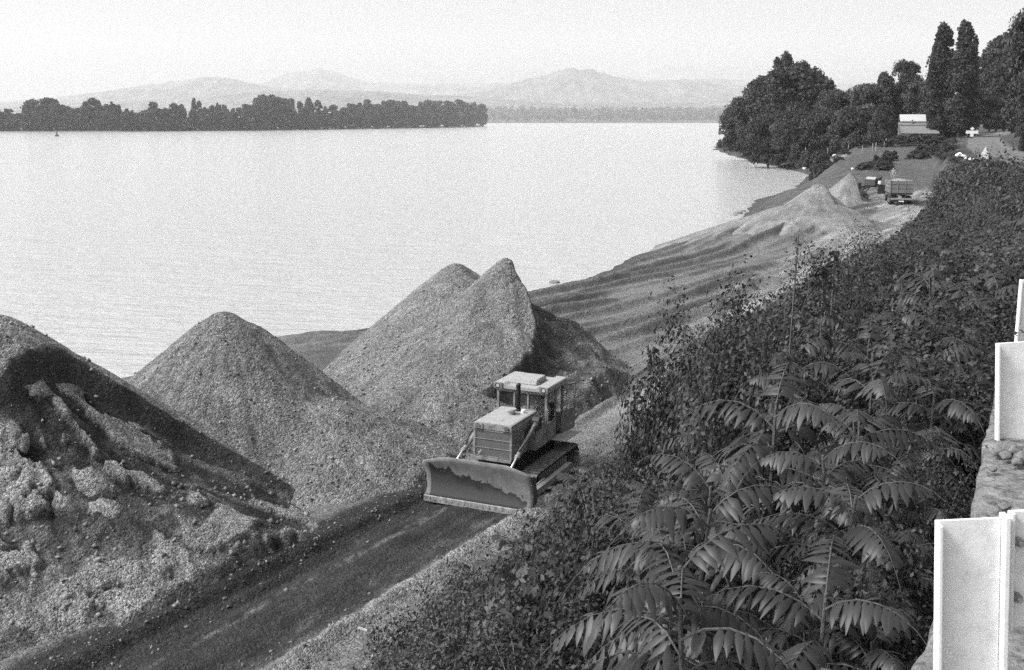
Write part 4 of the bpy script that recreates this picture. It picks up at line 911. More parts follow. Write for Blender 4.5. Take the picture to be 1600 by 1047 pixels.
for a in ((BS[0], 1150, 232, 158, 420, 60, "leftmost pale willow whose branches overhang the water at the river bend"),
          (BS[1], 1168, 240, 140, 385, 80, "bushy willow right of the leftmost overhanging willow"),
          (BT[0], 1182, 243, 124, 372, 80, "round tree between the left willows and the tallest bank tree"),
          (BT[1], 1232, 243, 108, 350, 125, "large broad tree that forms the middle of the bank wood"),
          (BT[0], 1218, 240, 88, 362, 52, "narrow ragged tree top rising above the bank wood"),
          (BT[2], 1250, 240, 101, 358, 46, "second ragged tree top just right of the highest bank tree"),
          (BT[2], 1272, 242, 122, 345, 76, "dark round tree on the right shoulder of the bank wood"),
          (BT[1], 1300, 243, 142, 330, 66, "mid grey tree stepping down toward the fence posts"),
          (BS[1], 1200, 257, 172, 330, 88, "low dark willow with its foot in the river shade"),
          (BS[0], 1240, 259, 168, 318, 92, "big low willow over the dark cove of the river"),
          (BS[1], 1280, 250, 170, 312, 90, "leafy willow behind the reed bushes on the bank"),
          (BS[0], 1322, 243, 172, 305, 78, "soft pale bush willow behind the wire fence"),
          (BT[1], 1352, 238, 133, 322, 80, "pale bushy tree behind the fence left of the house"),
          (BT[2], 1330, 238, 150, 345, 66, "tree filling the dip between the bank wood and the house"),
          (BT[0], 1378, 232, 118, 340, 60, "dark tree with a rounded top left above the house"),
          (BT[2], 1412, 226, 99, 345, 56, "tall dark tree directly behind the white roofed house"),
          (BT[1], 1440, 224, 128, 330, 66, "tree between the house and the poplars"),
          (BS[0], 1375, 232, 168, 296, 56, "low pale bush tree touching the left side of the house"),
          (PO, 1464, 222, 41, 300, 46, "left poplar of the tall pair against the sky"),
          (PO, 1497, 220, 37, 292, 46, "right poplar of the tall pair against the sky"),
          (PO, 1512, 220, 60, 300, 22, "slim poplar shoulder on the right of the tall pair"),
          (PO, 1452, 222, 66, 305, 20, "slim low poplar on the left of the tall pair"),
          (BT[0], 1486, 222, 150, 330, 80, "dark tree below the pair of poplars"),
          (BS[1], 1472, 222, 172, 325, 56, "dark round bush tree right of the house"),
          (BT[1], 1516, 206, 140, 400, 60, "dark tree behind the direction board"),
          (BS[1], 1490, 214, 176, 330, 50, "low dark tree left of the direction board"),
          (BT[2], 1545, 204, 92, 425, 76, "dark tree between the poplars and the right hand wood"),
          (BT[0], 1568, 204, 58, 410, 92, "high dark tree at the left edge of the right hand wood"),
          (BT[2], 1602, 214, 28, 212, 84, "highest dark tree of the right hand wood"),
          (BT[1], 1618, 215, 15, 190, 110, "dark tree cut off by the right edge of the picture"),
          (BT[0], 1612, 222, 90, 175, 60, "dark leaning tree shading the upper road at the right edge"),
          (BT[2], 1580, 200, 104, 420, 60, "dark tree closing the far end of the upper road"),
          (BS[1], 1556, 203, 150, 400, 60, "low dark growth at the far bend of the upper road"),
          (BS[0], 1600, 222, 178, 230, 34, "dark undergrowth beneath the right hand wood beside the upper road"),
          (BS[1], 1598, 212, 160, 300, 44, "dark low tree where the upper road meets the right hand wood"),
          (BS[1], 1608, 238, 168, 150, 34, "dark shrub tree right of the upper road")):
    put(*a[:6], a[6], "trees on the river bank and behind the road")
# riverside bushes in front of the bank trees
BU = [make_tree("willow_bush", 'dome', 3.0, 3.6, .0, 40, 230, .17, 41+i, (M_TREE, M_TREE2)[i], "x", cat="bush", trunk_r=.08, stray=.06) for i in range(2)]
def bush(i, u, vbot, vtop, Y, wpx, label, group="bushes on the lower bank"):
    X_, zb = atY(u, vbot, Y); _, zt = atY(u, vtop, Y)
    place(BU[i], X_, Y, zb, wpx*Y/FPX/2/3.3, (zt-zb)/3.7, random.random()*6.28, label, group)
for a in ((1, 1262, 262, 233, 262, 34, "pale bush at the waterline under the big willows"), (1, 1282, 270, 236, 250, 40, "feathery pale bush between the fence and the water"),
          (0, 1290, 286, 252, 235, 40, "dark bush behind the far pointed sand heap at the water"), (0, 1312, 284, 248, 228, 52, "largest dark bush left of the raised loader bucket"),
          (1, 1330, 276, 250, 235, 44, "bush between the dark bush and the bare field"), (0, 1346, 268, 250, 236, 30, "small bush at the right end of the bank bushes"),
          (1, 1300, 262, 246, 255, 40, "low bush in front of the white rubble"), (0, 1275, 284, 262, 240, 26, "dark bush dipping into the water edge")):
    bush(*a)
for i, (u, v, h_, w_) in enumerate(((1402, 224, 12, 30), (1425, 224, 14, 34), (1450, 224, 14, 34), (1470, 224, 12, 26), (1384, 230, 10, 24), (1350, 236, 9, 26), (1320, 241, 8, 26))):
    bush(i % 2, u, v, v-h_, 288, w_, "dark hedge bush along the fence before the house", "hedge along the fence")
bush(0, 1492, 226, 217, 258, 9, "small dark bush alone at the mouth of the side track", None)
# ---------------------------------------------------------------- island, far shore, hills
def strip(name, us, vbase, Yf, depth, zoff, m, label, kind="structure"):
    V = []; F_ = []
    for i, u in enumerate(us):
        Y_ = Yf(u); X_ = (u-800)/FPX*Y_/math.cos(PITCH)*1.0
        for j, (dy, z) in enumerate(((0, -3), (6, -1.0), (depth*.3, .6), (depth, .6), (depth+10, -3))): V.append((X_*(1+dy/Y_), Y_+dy, z))
    for i in range(len(us)-1):
        for j in range(4): k = i*5+j; F_.append((k, k+5, k+6, k+1))
    o = mesh_np(name, V, F_, m, attrs=None); return tag(o, label, None, None, kind)
M_BANK = mat("bank_soil", .10, .95, var=.3, scale=.05)
def isl_v(u): return float(np.interp(u, [-60, 200, 400, 500, 600, 700, 757], [206.2, 205.8, 204.4, 202.8, 201, 199.4, 197.6]))
def isl_Y(u): return at(u, isl_v(u), -1.6)[1]
strip("island", list(np.linspace(-80, 758, 60)), 0, isl_Y, 120, 0, M_BANK, "low ground of the wooded island")
IT = [make_tree("island_tree", ('dome', 'round', 'dome', 'poplar', 'round')[i], (12, 13, 13, 9, 12)[i], 34, (0, 1, 0, 1, 2)[i], (60, 70, 45, 60, 36)[i], 80, (1.5, 1.3, 1.6, 1.3, 1.5)[i], 61+i, (M_TREE, M_TREE2, M_TREE, M_TREE, M_TREE2)[i], "x", trunk_r=.6, stray=.08) for i in range(5)]
IB = make_tree("island_bush", 'dome', 11, 14, 0, 30, 80, 1.4, 66, M_TREE, "x", cat="bush", trunk_r=.3)
tops = [(-10,176,20),(4,174,20),(15,172,18),(30,176,18),(42,170,14),(52,157,16),(64,166,14),(76,155,20),(90,158,16),(104,166,16),(112,172,14),(124,168,16),(136,161,16),(148,152,17),(158,155,14),(168,162,12),(178,157,14),(186,166,12),(201,169,17),
 (216,178,14),(230,173,14),(243,162,17),(254,172,12),(264,176,12),(274,163,15),(286,165,14),(300,172,12),(305,156,12),(313,157,12),(322,166,14),(334,164,12),(342,159,12),(352,166,12),(364,171,14),(376,170,14),(388,164,14),(402,156,18),(414,150,20),(428,151,18),(441,154,18),(455,157,18),(470,158,16),(484,155,18),(498,156,16),(509,165,12),
 (522,163,14),(535,168,14),(548,164,18),(562,159,20),(576,158,20),(592,164,16),(602,160,18),(617,158,20),(632,160,20),(646,166,14),(660,162,16),(674,158,18),(688,160,16),(702,159,18),(716,158,16),(728,161,14),(740,162,15),(751,164,13)]
for i, (u, v, w_) in enumerate(tops):
    Y_ = isl_Y(u)+25+random.random()*40; X_, zb = atY(u, isl_v(u), Y_); _, zt = atY(u, v, Y_)
    lab = "tree in the wood on the river island"
    if i == 13: lab = "prominent round tree on the left part of the island"
    if i == 18: lab = "dark round tree standing before the low gap in the island wood"
    if i == 62: lab = "last tree at the right tip of the island"
    if i in (27,): lab = "narrow upright tree near the middle of the island"
    place(IT[(i*7+i//3) % 5 if u < 640 else (1, 4)[i % 2]], X_, Y_, .3, w_*random.uniform(1.25, 1.9)*Y_/FPX/2/13, (zt-.3)/34.5, random.random()*6.28, lab, "trees on the river island")
for i in range(58):
    u = -14+i*13.1+random.uniform(-3, 3)
    if u > 752: continue
    Y_ = isl_Y(u)+14+random.random()*12; vt = isl_v(u)-random.uniform(14, 34)*(1-.15*(u > 650)); X_, zb = atY(u, isl_v(u), Y_); _, zt = atY(u, vt, Y_)
    place(IB, X_, Y_, .2, 20*Y_/FPX/2/12, (zt-.2)/14, random.random()*6.28, "low bushy growth along the waterline of the island", "bushes at the waterline of the island")
strip("far_shore", list(np.linspace(300, 1900, 20)), 0, lambda u: 5000, 1500, 0, M_BANK, "flat far bank of the river")
r = np.random.default_rng(5); n = 15000
u_ = r.uniform(700, 1330, n); dep = r.random(n)**1.3*900; hgt = (14+30*np.clip(fbm(u_/9, u_*0, 4, 9)+.6, 0, 1.6))*(.25+.75*r.random(n)**.6)+dep*.035
Yf = 5010+dep; Xf = (u_-800)/FPX*Yf*1.0; V, F_ = cards(np.stack([Xf, Yf, hgt*1.12], -1), np.tile(np.array([[0, -.6, .8]]), (n, 1)), 8.5, 3)
o = mesh_np("far_forest", V, F_, M_TREE2, face_attrs={"tone": r.random(n)}); tag(o, "pale hazy wood along the far bank of the river", "forest", None, "stuff")
M_HILL = mat("hill_vegetation", .10, .95, var=.8, scale=.004, coord='Object')
def ridge(name, D, pts, depth, label, seed, jag=.07, m=None):
    us = np.linspace(-260, 1900, 560); vs_ = np.interp(us, [p[0] for p in pts], [p[1] for p in pts]); H = np.array([atY(u, v, D)[1] for u, v in zip(us, vs_)])
    rows = 26; G_ = np.zeros((rows, len(us), 3))
    for j in range(rows):
        f = j/(rows-5); Yr = D-depth*(1-f); pr_ = np.sin(min(f, 1)*math.pi/2)**1.25 if f <= 1 else math.cos((f-1)*5)
        pr_ = min(f, 1)**1.5 if f <= 1 else 1-(f-1)*2
        hh = H*pr_+H*.12*ridged(us/30+seed, us*0+j*.25, 4, seed)*(min(1, (1-f)*4) if f < 1 else 0)*(1 if f > 0 else 0)+H*jag*fbm(us/16, us*0, 5, seed+2, .6)*(1 if f > 0 else 0)
        G_[j, :, 0] = (us-800)/FPX*D; G_[j, :, 1] = Yr; G_[j, :, 2] = np.where(f <= 0, -2, hh)
    o = mesh_np(name, G_.reshape(-1, 3), grid_faces(rows, len(us))[:, ::-1], m or M_HILL, smooth=True)
    return tag(o, label, None, None, "structure")
ridge("hills", 7500, [(-260,176),(0,170),(100,163),(190,158),(300,153),(370,148),(440,142),(500,140),(560,141),(600,143),(650,147),(740,151),(820,158),(900,162),(1000,160),(1100,158),(1300,154),(1900,150)], 1900, "low farmed rise in front of the hills", 1)
ridge("hills", 10500, [(-260,172),(0,163),(60,157),(130,149),(190,141),(250,131),(290,126),(330,121),(350,120),(375,123),(400,129),(430,136),(520,142),(640,150),(700,150),(760,142),(800,130),(840,120),(870,111),(890,107),(905,107),(930,111),(960,120),(1000,127),(1050,125),(1080,127),(1130,133),(1300,140),(1900,140)], 2200, "middle range of rounded hazy hills", 2)
ridge("hills", 14000, [(-260,165),(300,150),(380,138),(415,131),(440,120),(465,113),(490,111),(505,106),(518,109),(545,118),(570,126),(590,130),(680,132),(760,130),(900,128),(960,122),(1000,125),(1100,122),(1180,128),(1300,130),(1900,120)], 2500, "peaked hazy hill left of the middle", 3)
ridge("hills", 19000, [(-260,160),(500,135),(590,131),(640,121),(670,117),(700,121),(740,123),(770,118),(800,111),(835,108),(870,116),(940,120),(1000,112),(1040,104),(1080,101),(1120,105),(1180,103),(1230,110),(1300,107),(1350,106),(1400,101),(1450,93),(1500,88),(1900,80)], 3000, "farthest faint line of mountains", 4)
# ---------------------------------------------------------------- haze
b = MB(); b.box(-24000, 24000, -900, 22500, -7.5, 1500)
hm = bpy.data.materials.new("haze_air"); hm.use_nodes = True; N = hm.node_tree.nodes; N.remove(N["Principled BSDF"])
pv = N.new("ShaderNodeVolumePrincipled"); pv.inputs["Color"].default_value = (1, 1, 1, 1); pv.inputs["Density"].default_value = .000078; pv.inputs["Anisotropy"].default_value = .05
hm.node_tree.links.new(pv.outputs[0], N["Material Output"].inputs["Volume"])
hz_ = b.build("haze", hm); tag(hz_, "pale summer haze over the river", "haze", None, "stuff")
# ---------------------------------------------------------------- plants on the slope
def leaflets(base, dirv, L_, wid, up, r, droop=.5, seg=3):
    """a folded drooping leaflet, returns verts and quads"""
    side = np.cross(dirv, up); side /= np.linalg.norm(side)+1e-9; vs = []; p = np.array(base, float); d = np.array(dirv, float)
    ws = [.25, 1.0, .75, .06] if seg == 3 else [.3, 1, .08]
    for i in range(seg+1):
        w_ = wid*ws[i]; vs += [p-side*w_-up*w_*.25, p, p+side*w_-up*w_*.25]
        d = d+np.array([0, 0, -droop/seg]); d /= np.linalg.norm(d); p = p+d*L_/seg
    fs = []
    for i in range(seg):
        k = i*3; fs += [(k, k+1, k+4, k+3), (k+1, k+2, k+5, k+4)]
    return vs, fs
def sumac(seed, H=1.6, nfr=11, FL=.85):
    r = np.random.default_rng(seed); V = []; F_ = []; T = []; st = MB()
    top = np.array([r.normal(0, .08), r.normal(0, .08), H]); st.tube([(0, 0, -.4), tuple(top*.5+np.array([.03, .02, 0])), tuple(top)], [.022, .018, .010], 6)
    for k in range(nfr):
        f = (k+.5)/nfr; a = k*2.4+r.normal(0, .3); z = H*(.55+.45*f); el = math.radians(6+48*f**1.3); L_ = FL*(1.12-.42*f)*(.8+.4*r.random())
        p = top*(z/H); d = np.array([math.cos(a)*math.cos(el), math.sin(a)*math.cos(el), math.sin(el)]); n = 18; pts = [p.copy()]; ds = [d.copy()]
        for i in range(n):
            d = d+np.array([0, 0, -.085-.03*r.random()]); d /= np.linalg.norm(d); p = p+d*L_/n; pts.append(p.copy()); ds.append(d.copy())
        st.tube([tuple(q) for q in pts[::3]], [.006, .005, .004, .003, .0025, .002, .0015][:len(pts[::3])], 5, cap=False)
        tone = r.random()
        for i in range(2, n+1):
            dd = ds[i]; up = np.array([0, 0, 1.])-dd*dd[2]; up /= np.linalg.norm(up)+1e-6; sd_ = np.cross(dd, up); prf = math.sin(min(1, (i-1)/n*1.15+.18)*math.pi)**.6
            for sg_ in (-1, 1):
                if r.random() < .05: continue
                ld = sd_*sg_*.86+dd*(.42+.1*r.normal())+up*r.normal(0, .12); ld /= np.linalg.norm(ld)
                vs, fs = leaflets(pts[i], ld, FL*.19*prf*(.85+.3*r.random()), FL*.026*(.8+.3*r.random()), up, r, .8+.5*r.random()); b_ = len(V); V += vs; F_ += [tuple(q+b_ for q in f_) for f_ in fs]; T += [min(1, max(0, tone+r.normal(0, .18)))]*len(fs)
        vs, fs = leaflets(pts[-1], ds[-1], FL*.12, FL*.022, np.array([0, 0, 1.]), r); b_ = len(V); V += vs; F_ += [tuple(q+b_ for q in f_) for f_ in fs]; T += [tone]*len(fs)
    root = empty("sumac_plant", (0, 0, 0), 0, "x", "sumac"); mesh_np("foliage", V, F_, M_SUMAC, root, face_attrs={"tone": T}, smooth=True); st.build("stem", M_BARK, root); reg(root); return root
def shrub(seed, n=1500, R=.7, H=1.1, ls=.035, m=None, name="leafy_shrub"):
    r = np.random.default_rng(seed); nb = 26; P = []; N_ = []; T = []; st = MB()
    for k in range(nb):
        a = r.random()*6.28; el = math.radians(r.uniform(25, 85)); L_ = H*(.68+.36*r.random()); d = np.array([math.cos(a)*math.cos(el), math.sin(a)*math.cos(el), math.sin(el)]); p = np.array([0, 0, -.1]); pts = [p]
        for i in range(6): d = d+r.normal(0, .16, 3)+np.array([0, 0, -.06]); d /= np.linalg.norm(d); p = p+d*L_/6; pts.append(p)
        if k % 2 == 0: st.tube([tuple(q) for q in pts], [.009, .008, .006, .005, .004, .003, .002], 4, cap=False)
        m_ = n//nb; f = .25+.78*r.random(m_)**.7; ii = np.minimum((f*6).astype(int), 5); A_ = np.array(pts); q = A_[ii]+(A_[ii+1]-A_[ii])*((f*6-ii)[:, None]); off = np.clip(r.normal(0, 1, (m_, 3)), -1.9, 1.9)*.085*R/.7; P.append(q+off); c_ = q+off-np.array([0, 0, .30*H]); N_.append(c_/(np.linalg.norm(c_, axis=1)[:, None]+.01)*1.5+off/.08*.25+np.array([0, 0, .25])); T.append(np.clip(r.random(m_)*.5+r.random()*.5, 0, 1))
    P = np.concatenate(P); V, F_ = cards(P, np.concatenate(N_), ls, seed, .5, .6)
    root = empty(name, (0, 0, 0), 0, "x", "shrub"); mesh_np("foliage", V, F_, m or M_LEAF, root, face_attrs={"tone": np.concatenate(T)}); st.build("branches", M_STEM, root); reg(root); return root
SU = [sumac(100+i, H=(1.5, 1.9, 1.3, 1.7)[i], nfr=(11, 13, 10, 12)[i], FL=(1.0, 1.15, .9, 1.05)[i]) for i in range(4)]
M_LEAF2 = leaf_mat("shrub_leaf_pale", .066, .6)
SHB = [shrub(200+i, n=(3600, 2200, 4200, 2800)[i], ls=(.022, .034, .019, .027)[i], m=(M_LEAF, M_LEAF2, M_LEAF, M_LEAF2)[i]) for i in range(4)]
TSH = [shrub(240+i, n=15000, R=.95, H=2.1, ls=(.027, .022)[i], m=(M_LEAF, M_LEAF2)[i], name="tall_bush") for i in range(2)]
MID = [shrub(220+i, n=4600, R=1.6, H=1.3, ls=.05, m=(M_LEAF, M_LEAF2)[i], name="bank_shrub") for i in range(2)]
def top_z(root):
    me = KIDS[root.name][0].data; c = np.zeros(len(me.vertices)*3, np.float32); me.vertices.foreach_get("co", c); return float(np.percentile(c[2::3], 99.9))
TOP = {o.name: top_z(o) for o in SU+SHB+TSH+MID}
VT = [(400, 1120), (500, 1060), (560, 1010), (600, 960), (640, 915), (700, 880), (760, 862), (800, 845), (835, 826), (852, 795), (872, 765), (895, 735), (915, 716), (940, 712), (975, 690), (1000, 650), (1045, 590), (1060, 540), (1110, 500), (1200, 470), (1250, 440), (1300, 415), (1350, 395), (1400, 375), (1440, 345), (1455, 310), (1470, 262), (1500, 250), (1560, 262), (1600, 262), (1800, 240)]
def v_lim(u): return float(np.interp(u, [p[0] for p in VT], [p[1] for p in VT]))
def max_h(x, y, z, R, extra=0):
    """largest plant height that keeps the outline of the growth as in the photograph"""
    best = 9
    for dx in (-R, -R/2, 0, R/2, R):
        u, _ = proj(x+dx, y, z+.5); v = v_lim(u)+extra; _, zt = atY(u, v, y); best = min(best, zt-z)
    return best
cnt = dict(s=0, b=0, m=0)
ZONES = [((1380, 1700), (860, 1300), "left of the nearest white post"), ((1380, 1700), (660, 860), "between the nearest and middle white posts"), ((1380, 1700), (480, 660), "beside the middle white post"),
 ((1480, 1700), (0, 480), "below the far upper road"), ((1380, 1480), (0, 480), "right of the loaded truck and light track"), ((1200, 1380), (0, 430), "near the foot of the tall weeds"), ((1180, 1380), (430, 600), "below the tallest weed spike"),
 ((1000, 1180), (0, 600), "against the sand behind the bulldozer"), ((1180, 1380), (600, 780), "in the middle of the fern-like sumacs"), ((1180, 1380), (780, 1300), "at the bottom edge left of the nearest post"), ((1000, 1180), (600, 780), "right of the bulldozer ruts"),
 ((840, 1000), (0, 780), "just right of the bulldozer tracks"), ((1000, 1180), (780, 1300), "at the bottom middle of the slope"), ((760, 1000), (780, 900), "just below the right end of the blade"), ((760, 1000), (900, 1300), "low down below the bulldozer"), ((0, 760), (0, 1300), "at the gravel edge near the scrap planks")]
def zone(x, y, z):
    u, v = proj(x, y, z)
    for (a, b_), (c, d), s in ZONES:
        if a <= u < b_ and c <= v < d: return " "+s
    return ""
def put_plant(tmpl, x, y, z, sc, zs, label, group):
    label = label+zone(x, y, z+.6)
    place(tmpl, x, y, z-.03, sc, zs, random.random()*6.28, label, group)
def inframe(x, y, z, mg=120):
    if y < 1: return False
    u, v = proj(x, y, z); return -mg < u < 1600+mg and v < 1047+200
# big sumacs close to the camera
pts = []
for i in range(6000):
    s = random.uniform(1.5, 24); t = random.uniform(-9.5, -1.0-.045*s)
    x, y = to_xy(s, t); z = gz(x, y)
    if not inframe(x, y, z+1): continue
    dcam = math.hypot(x, y)
    u, v = proj(x, y, z+1.2)
    if u < 960+70*random.random() or dcam < 3.6: continue
    if any((x-a)**2+(y-b_)**2 < (.58+.02*dcam)**2 for a, b_ in pts): continue
    H = min(random.uniform(1.9, 3.1), max_h(x, y, z, .6, 18+random.random()*45), 10.9-z if dcam < 7 else 99, 9.75-z if t > -2.6 else 99)
    if H < .7: continue
    pts.append((x, y)); k = random.randrange(4); H0 = (1.5, 1.9, 1.3, 1.7)[k]+.25
    wall = (t > -3.0)
    put_plant(SU[k], x, y, z, min(1.25, .55+.45*H/H0*.9), H/TOP[SU[k].name], "tall sumac near the wall" if wall else "feathery drooping sumac", "sumacs in the foreground"); cnt['s'] += 1
    if cnt['s'] >= 92: break
for i in range(26):      # growth hugging the foot of the wall
    s = 3.6+i*.42; t = float(np.interp(s, [-6, 7.7, 9.5, 20], [-.55, -.82, -.96, -1.7]))-.35-.35*(i % 2); x, y = to_xy(s, t); z = gz(x, y)
    H = 9.50-z-.25*random.random(); k = random.randrange(4)
    if i % 3 == 2: place(TSH[i % 2], x, y, z-.05, .5, H/TOP[TSH[0].name], random.random()*6.28, "bush against the foot of the concrete wall", "growth along the wall")
    else: put_plant(SU[k], x, y, z, .62, H/TOP[SU[k].name], "sumac hugging the wall", "growth along the wall")
def mound(s, t): return float(np.clip(.5+1.0*fbm(np.array([s/5.5]), np.array([t/3.2]), 3, 808)[0], 0, 1.15))
# leafy shrubs over the slope
pts2 = []
for i in range(4000):    # dense growth spilling to the lower edge of the picture
    s = random.uniform(14, 31); t = float(cv('toe', s))+random.uniform(.5, 6.5); x, y = to_xy(s, t); z = gz(x, y)
    if not inframe(x, y, z) or any((x-a)**2+(y-b_)**2 < .62**2 for a, b_ in pts2): continue
    u0, v0 = proj(x, y, z)
    if u0 < 600+(1047-v0)*.2 and random.random() < .7: continue
    H = min(random.uniform(.8, 1.7), max_h(x, y, z, .4, random.random()*16))
    if H < .25: continue
    pts2.append((x, y)); k = random.randrange(4); put_plant(SHB[k], x, y, z, min(1.0, H*1.1+.15), H/TOP[SHB[k].name], "thick small leaved bush", "leafy shrubs on the slope")
    if len(pts2) >= 75: break
for i in range(30000):
    s = 3+70*random.random()**1.25; toe = float(cv('toe', s)); cr = float(cv('cr', s)); t = toe+(cr-.7-toe)*random.random()
    if s < 26.5 and t < toe+.5+.9*random.random()+max(0, (20-s)*.1): continue
    x, y = to_xy(s, t); z = gz(x, y); dcam = math.hypot(x, y)
    if not inframe(x, y, z) or dcam < 4: continue
    if any((x-a)**2+(y-b_)**2 < (.42+.022*dcam)**2 for a, b_ in pts2): continue
    u0 = proj(x, y, z)[0]; sc = random.uniform(.8, 1.35)*(1+.012*dcam); H = min(1.15*sc, max_h(x, y, z, .5*sc, 6+random.random()*24-10*(u0 > 980)))
    mo = mound(s, t); H *= .45+.95*mo
    if H < .22 or (mo < .22 and random.random() < .8): continue
    pts2.append((x, y)); k = random.randrange(4)
    low = t < toe+3
    lab = ("low small leaved shrub" if low else "small leaved shrub" if k in (0, 2) else "paler small leaved shrub")
    put_plant(SHB[k], x, y, z, min(sc, H*1.1), H/TOP[SHB[k].name], lab, "leafy shrubs on the slope"); cnt['b'] += 1
    if cnt['b'] >= 215: break
# tall bushes that carry the outline of the slope
pts5 = []
for i in range(9000):
    s = 9+40*random.random()**1.2; toe = float(cv('toe', s)); cr = float(cv('cr', s)); t = toe+2.5+(cr-.8-toe-2.5)*random.random()**.7
    x, y = to_xy(s, t); z = gz(x, y); dcam = math.hypot(x, y)
    if not inframe(x, y, z): continue
    u, v = proj(x, y, z+2)
    if v > 560 and u > 985: continue
    if any((x-a)**2+(y-b_)**2 < (1.0+.02*dcam)**2 for a, b_ in pts5): continue
    H = min(random.uniform(1.6, 4.0), max_h(x, y, z, 1.45, (random.random()*18-6*(1030 < u < 1340)+22*(u < 1010))), 9.9-z if t > cr-1.6 else 99)
    if H < 1.1: continue
    pts5.append((x, y)); k = random.randrange(2); place(TSH[k], x, y, z-.05, .55+.25*H, H/TOP[TSH[0].name], random.random()*6.28, "taller bush"+(zone(x, y, z+1) or " above the shrubs of the slope"), "tall bushes on the slope")
    if len(pts5) >= 80: break
for u, vt, Yd, wd, nm in ((1086, 478, 16, .7, "ragged bush reaching up across the sand left of the tall weeds"), (1112, 498, 15, .8, "bush just right of the ragged outline bush"), (1072, 552, 19, .6, "twiggy bush leaning over the track ruts"), (1146, 484, 15, .9, "bush below the short thin weed"),
        (1212, 446, 16, 1.0, "rounded bush on the skyline of the slope under the tallest weed spike"), (1262, 428, 17, .9, "bush at the foot of the dark pointed weed"), (1302, 404, 19, 1.0, "pale tangled bush behind the dark pointed weed"), (1345, 392, 21, 1.0, "bush right of the tall weeds at the light track"), (1388, 368, 25, 1.1, "tall bush hiding the edge of the far light track"),
        (1425, 345, 30, 1.2, "bush at the right edge of the far light track"), (1040, 604, 26, .5, "bush above the ruts behind the bulldozer"), (1176, 466, 13, .9, "dark bush in the middle of the slope outline")):
    X_, zt = atY(u, vt, Yd); z = gz(X_, Yd); Hh = max(.5, zt-z); k = int(u) % 2
    place(TSH[k], X_, Yd, z-.05, min(1.15*wd, .4+.3*Hh), Hh/TOP[TSH[k].name], random.random()*6.28, nm, "outline bushes of the slope")
for i in range(26):
    u = random.uniform(1345, 1492); v = random.uniform(max(233, 262-(u-1345)*.26), 268 if u < 1400 else 258-(u-1400)*.15)
    for z in np.arange(9, 2, -.1):
        x, y = at(u, v, z)
        if gz(x, y) >= z: break
    place(BU[i % 2], x, y, z-.1, random.uniform(.25, .7), random.uniform(.25, .6), random.random()*6.28, "scrubby bush on the rough ground between the truck and the house", "scrub below the house")
# larger bank shrubs farther along
pts3 = []
for i in range(20000):
    s = 45+235*random.random()**1.4; toe = float(cv('toe', s)); cr = float(cv('cr', s)); hi = cr-.3 if random.random() < .8 else cr+.6
    t = toe-.3+(hi-toe+.3)*random.random()
    if s > 172 and t < toe+1.5: continue
    if s > 140 and t > cr-1.0: continue
    x, y = to_xy(s, t); z = gz(x, y); dcam = math.hypot(x, y)
    if not inframe(x, y, z, 60): continue
    if any((x-a)**2+(y-b_)**2 < (.85+.017*dcam)**2 for a, b_ in pts3): continue
    sc = random.uniform(.85, 1.7)*(.85+.007*dcam); H = min(1.5*sc, max_h(x, y, z, .7*sc, random.random()*5) if s < 150 else random.uniform(.6, 1.2))
    if s < 150: H *= .35+1.05*mound(s*.8+40, t*.9)
    if H < .25 or (s > 132 and t > cr-2.4): continue
    pts3.append((x, y)); k = random.randrange(2)
    put_plant(MID[k], x, y, z, min(sc, H*1.15), H/TOP[MID[k].name], "dense bush on the steep bank" if s > 100 else "dense bush", "bank bushes below the upper road"); cnt['m'] += 1
    if cnt['m'] >= 290: break
# mid distance sumacs rising over the shrubs
pts4 = []
for i in range(8000):
    s = 18+90*random.random()**1.3; toe = float(cv('toe', s)); cr = float(cv('cr', s)); t = toe+1+(cr-1.5-toe)*random.random()
    x, y = to_xy(s, t); z = gz(x, y); dcam = math.hypot(x, y)
    if not inframe(x, y, z): continue
    if any((x-a)**2+(y-b_)**2 < (.8+.022*dcam)**2 for a, b_ in pts4): continue
    H = min(random.uniform(1.4, 2.5), max_h(x, y, z, .3, -10+random.random()*22))
    if H < .7: continue
    pts4.append((x, y)); k = random.randrange(4); put_plant(SU[k], x, y, z, .6+.3*H, H/TOP[SU[k].name], "small distant sumac", "sumacs farther down the slope"); cnt['s'] += 1
    if len(pts4) >= 170: break
# tall single weeds against the pale sand
def spike(name, u, vtop, vbot, Y, label, leaf=.10, lean=0, dense=1):
    X_, zt = atY(u, vtop, Y); X0, zb = atY(u+lean, vbot, Y); H = zt-zb; r = np.random.default_rng(int(u)); P = []; N_ = []
    n = int(70*dense); f = .35+.65*r.random(n); a = r.random(n)*6.28; w_ = leaf*(1.3-f)*2.0*(.4+.8*r.random(n))
    P = np.stack([(X_-X0)*f+np.cos(a)*w_, np.sin(a)*w_, H*f], -1); V, F_ = cards(P, np.stack([np.cos(a), np.sin(a), np.ones(n)*.7], -1), leaf*.5, int(u), .22, .45)
    root = empty(name, (X0, Y, zb), 0, label, "weed"); mesh_np("leaves", V, F_, M_LEAF, root, face_attrs={"tone": r.random(n)*.5}); b = MB(); b.tube([(0, 0, -.8), ((X_-X0)*.5+.01, 0, H*.5), (X_-X0, 0, H)], [.014, .010, .005], 5); b.build("stem", M_BARK, root)
spike("tall_weed", 1248, 368, 480, 13.5, "tallest thin weed spike crossing the pale sand ridges", .045, -12, 1.4)
spike("tall_weed", 1304, 392, 450, 15, "dark pointed weed right of the tallest weed spike", .08, -4, 1.6)
spike("tall_weed", 1283, 418, 470, 14, "bushy weed just left of the dark pointed weed", .09, 3, 1.8)
spike("tall_weed", 1152, 452, 500, 15, "short thin weed left of the tallest weed spike", .04, 8, .8)
spike("tall_weed", 1020, 545, 640, 20, "dark weed beside the track ruts behind the bulldozer", .13, 6, 2.2)
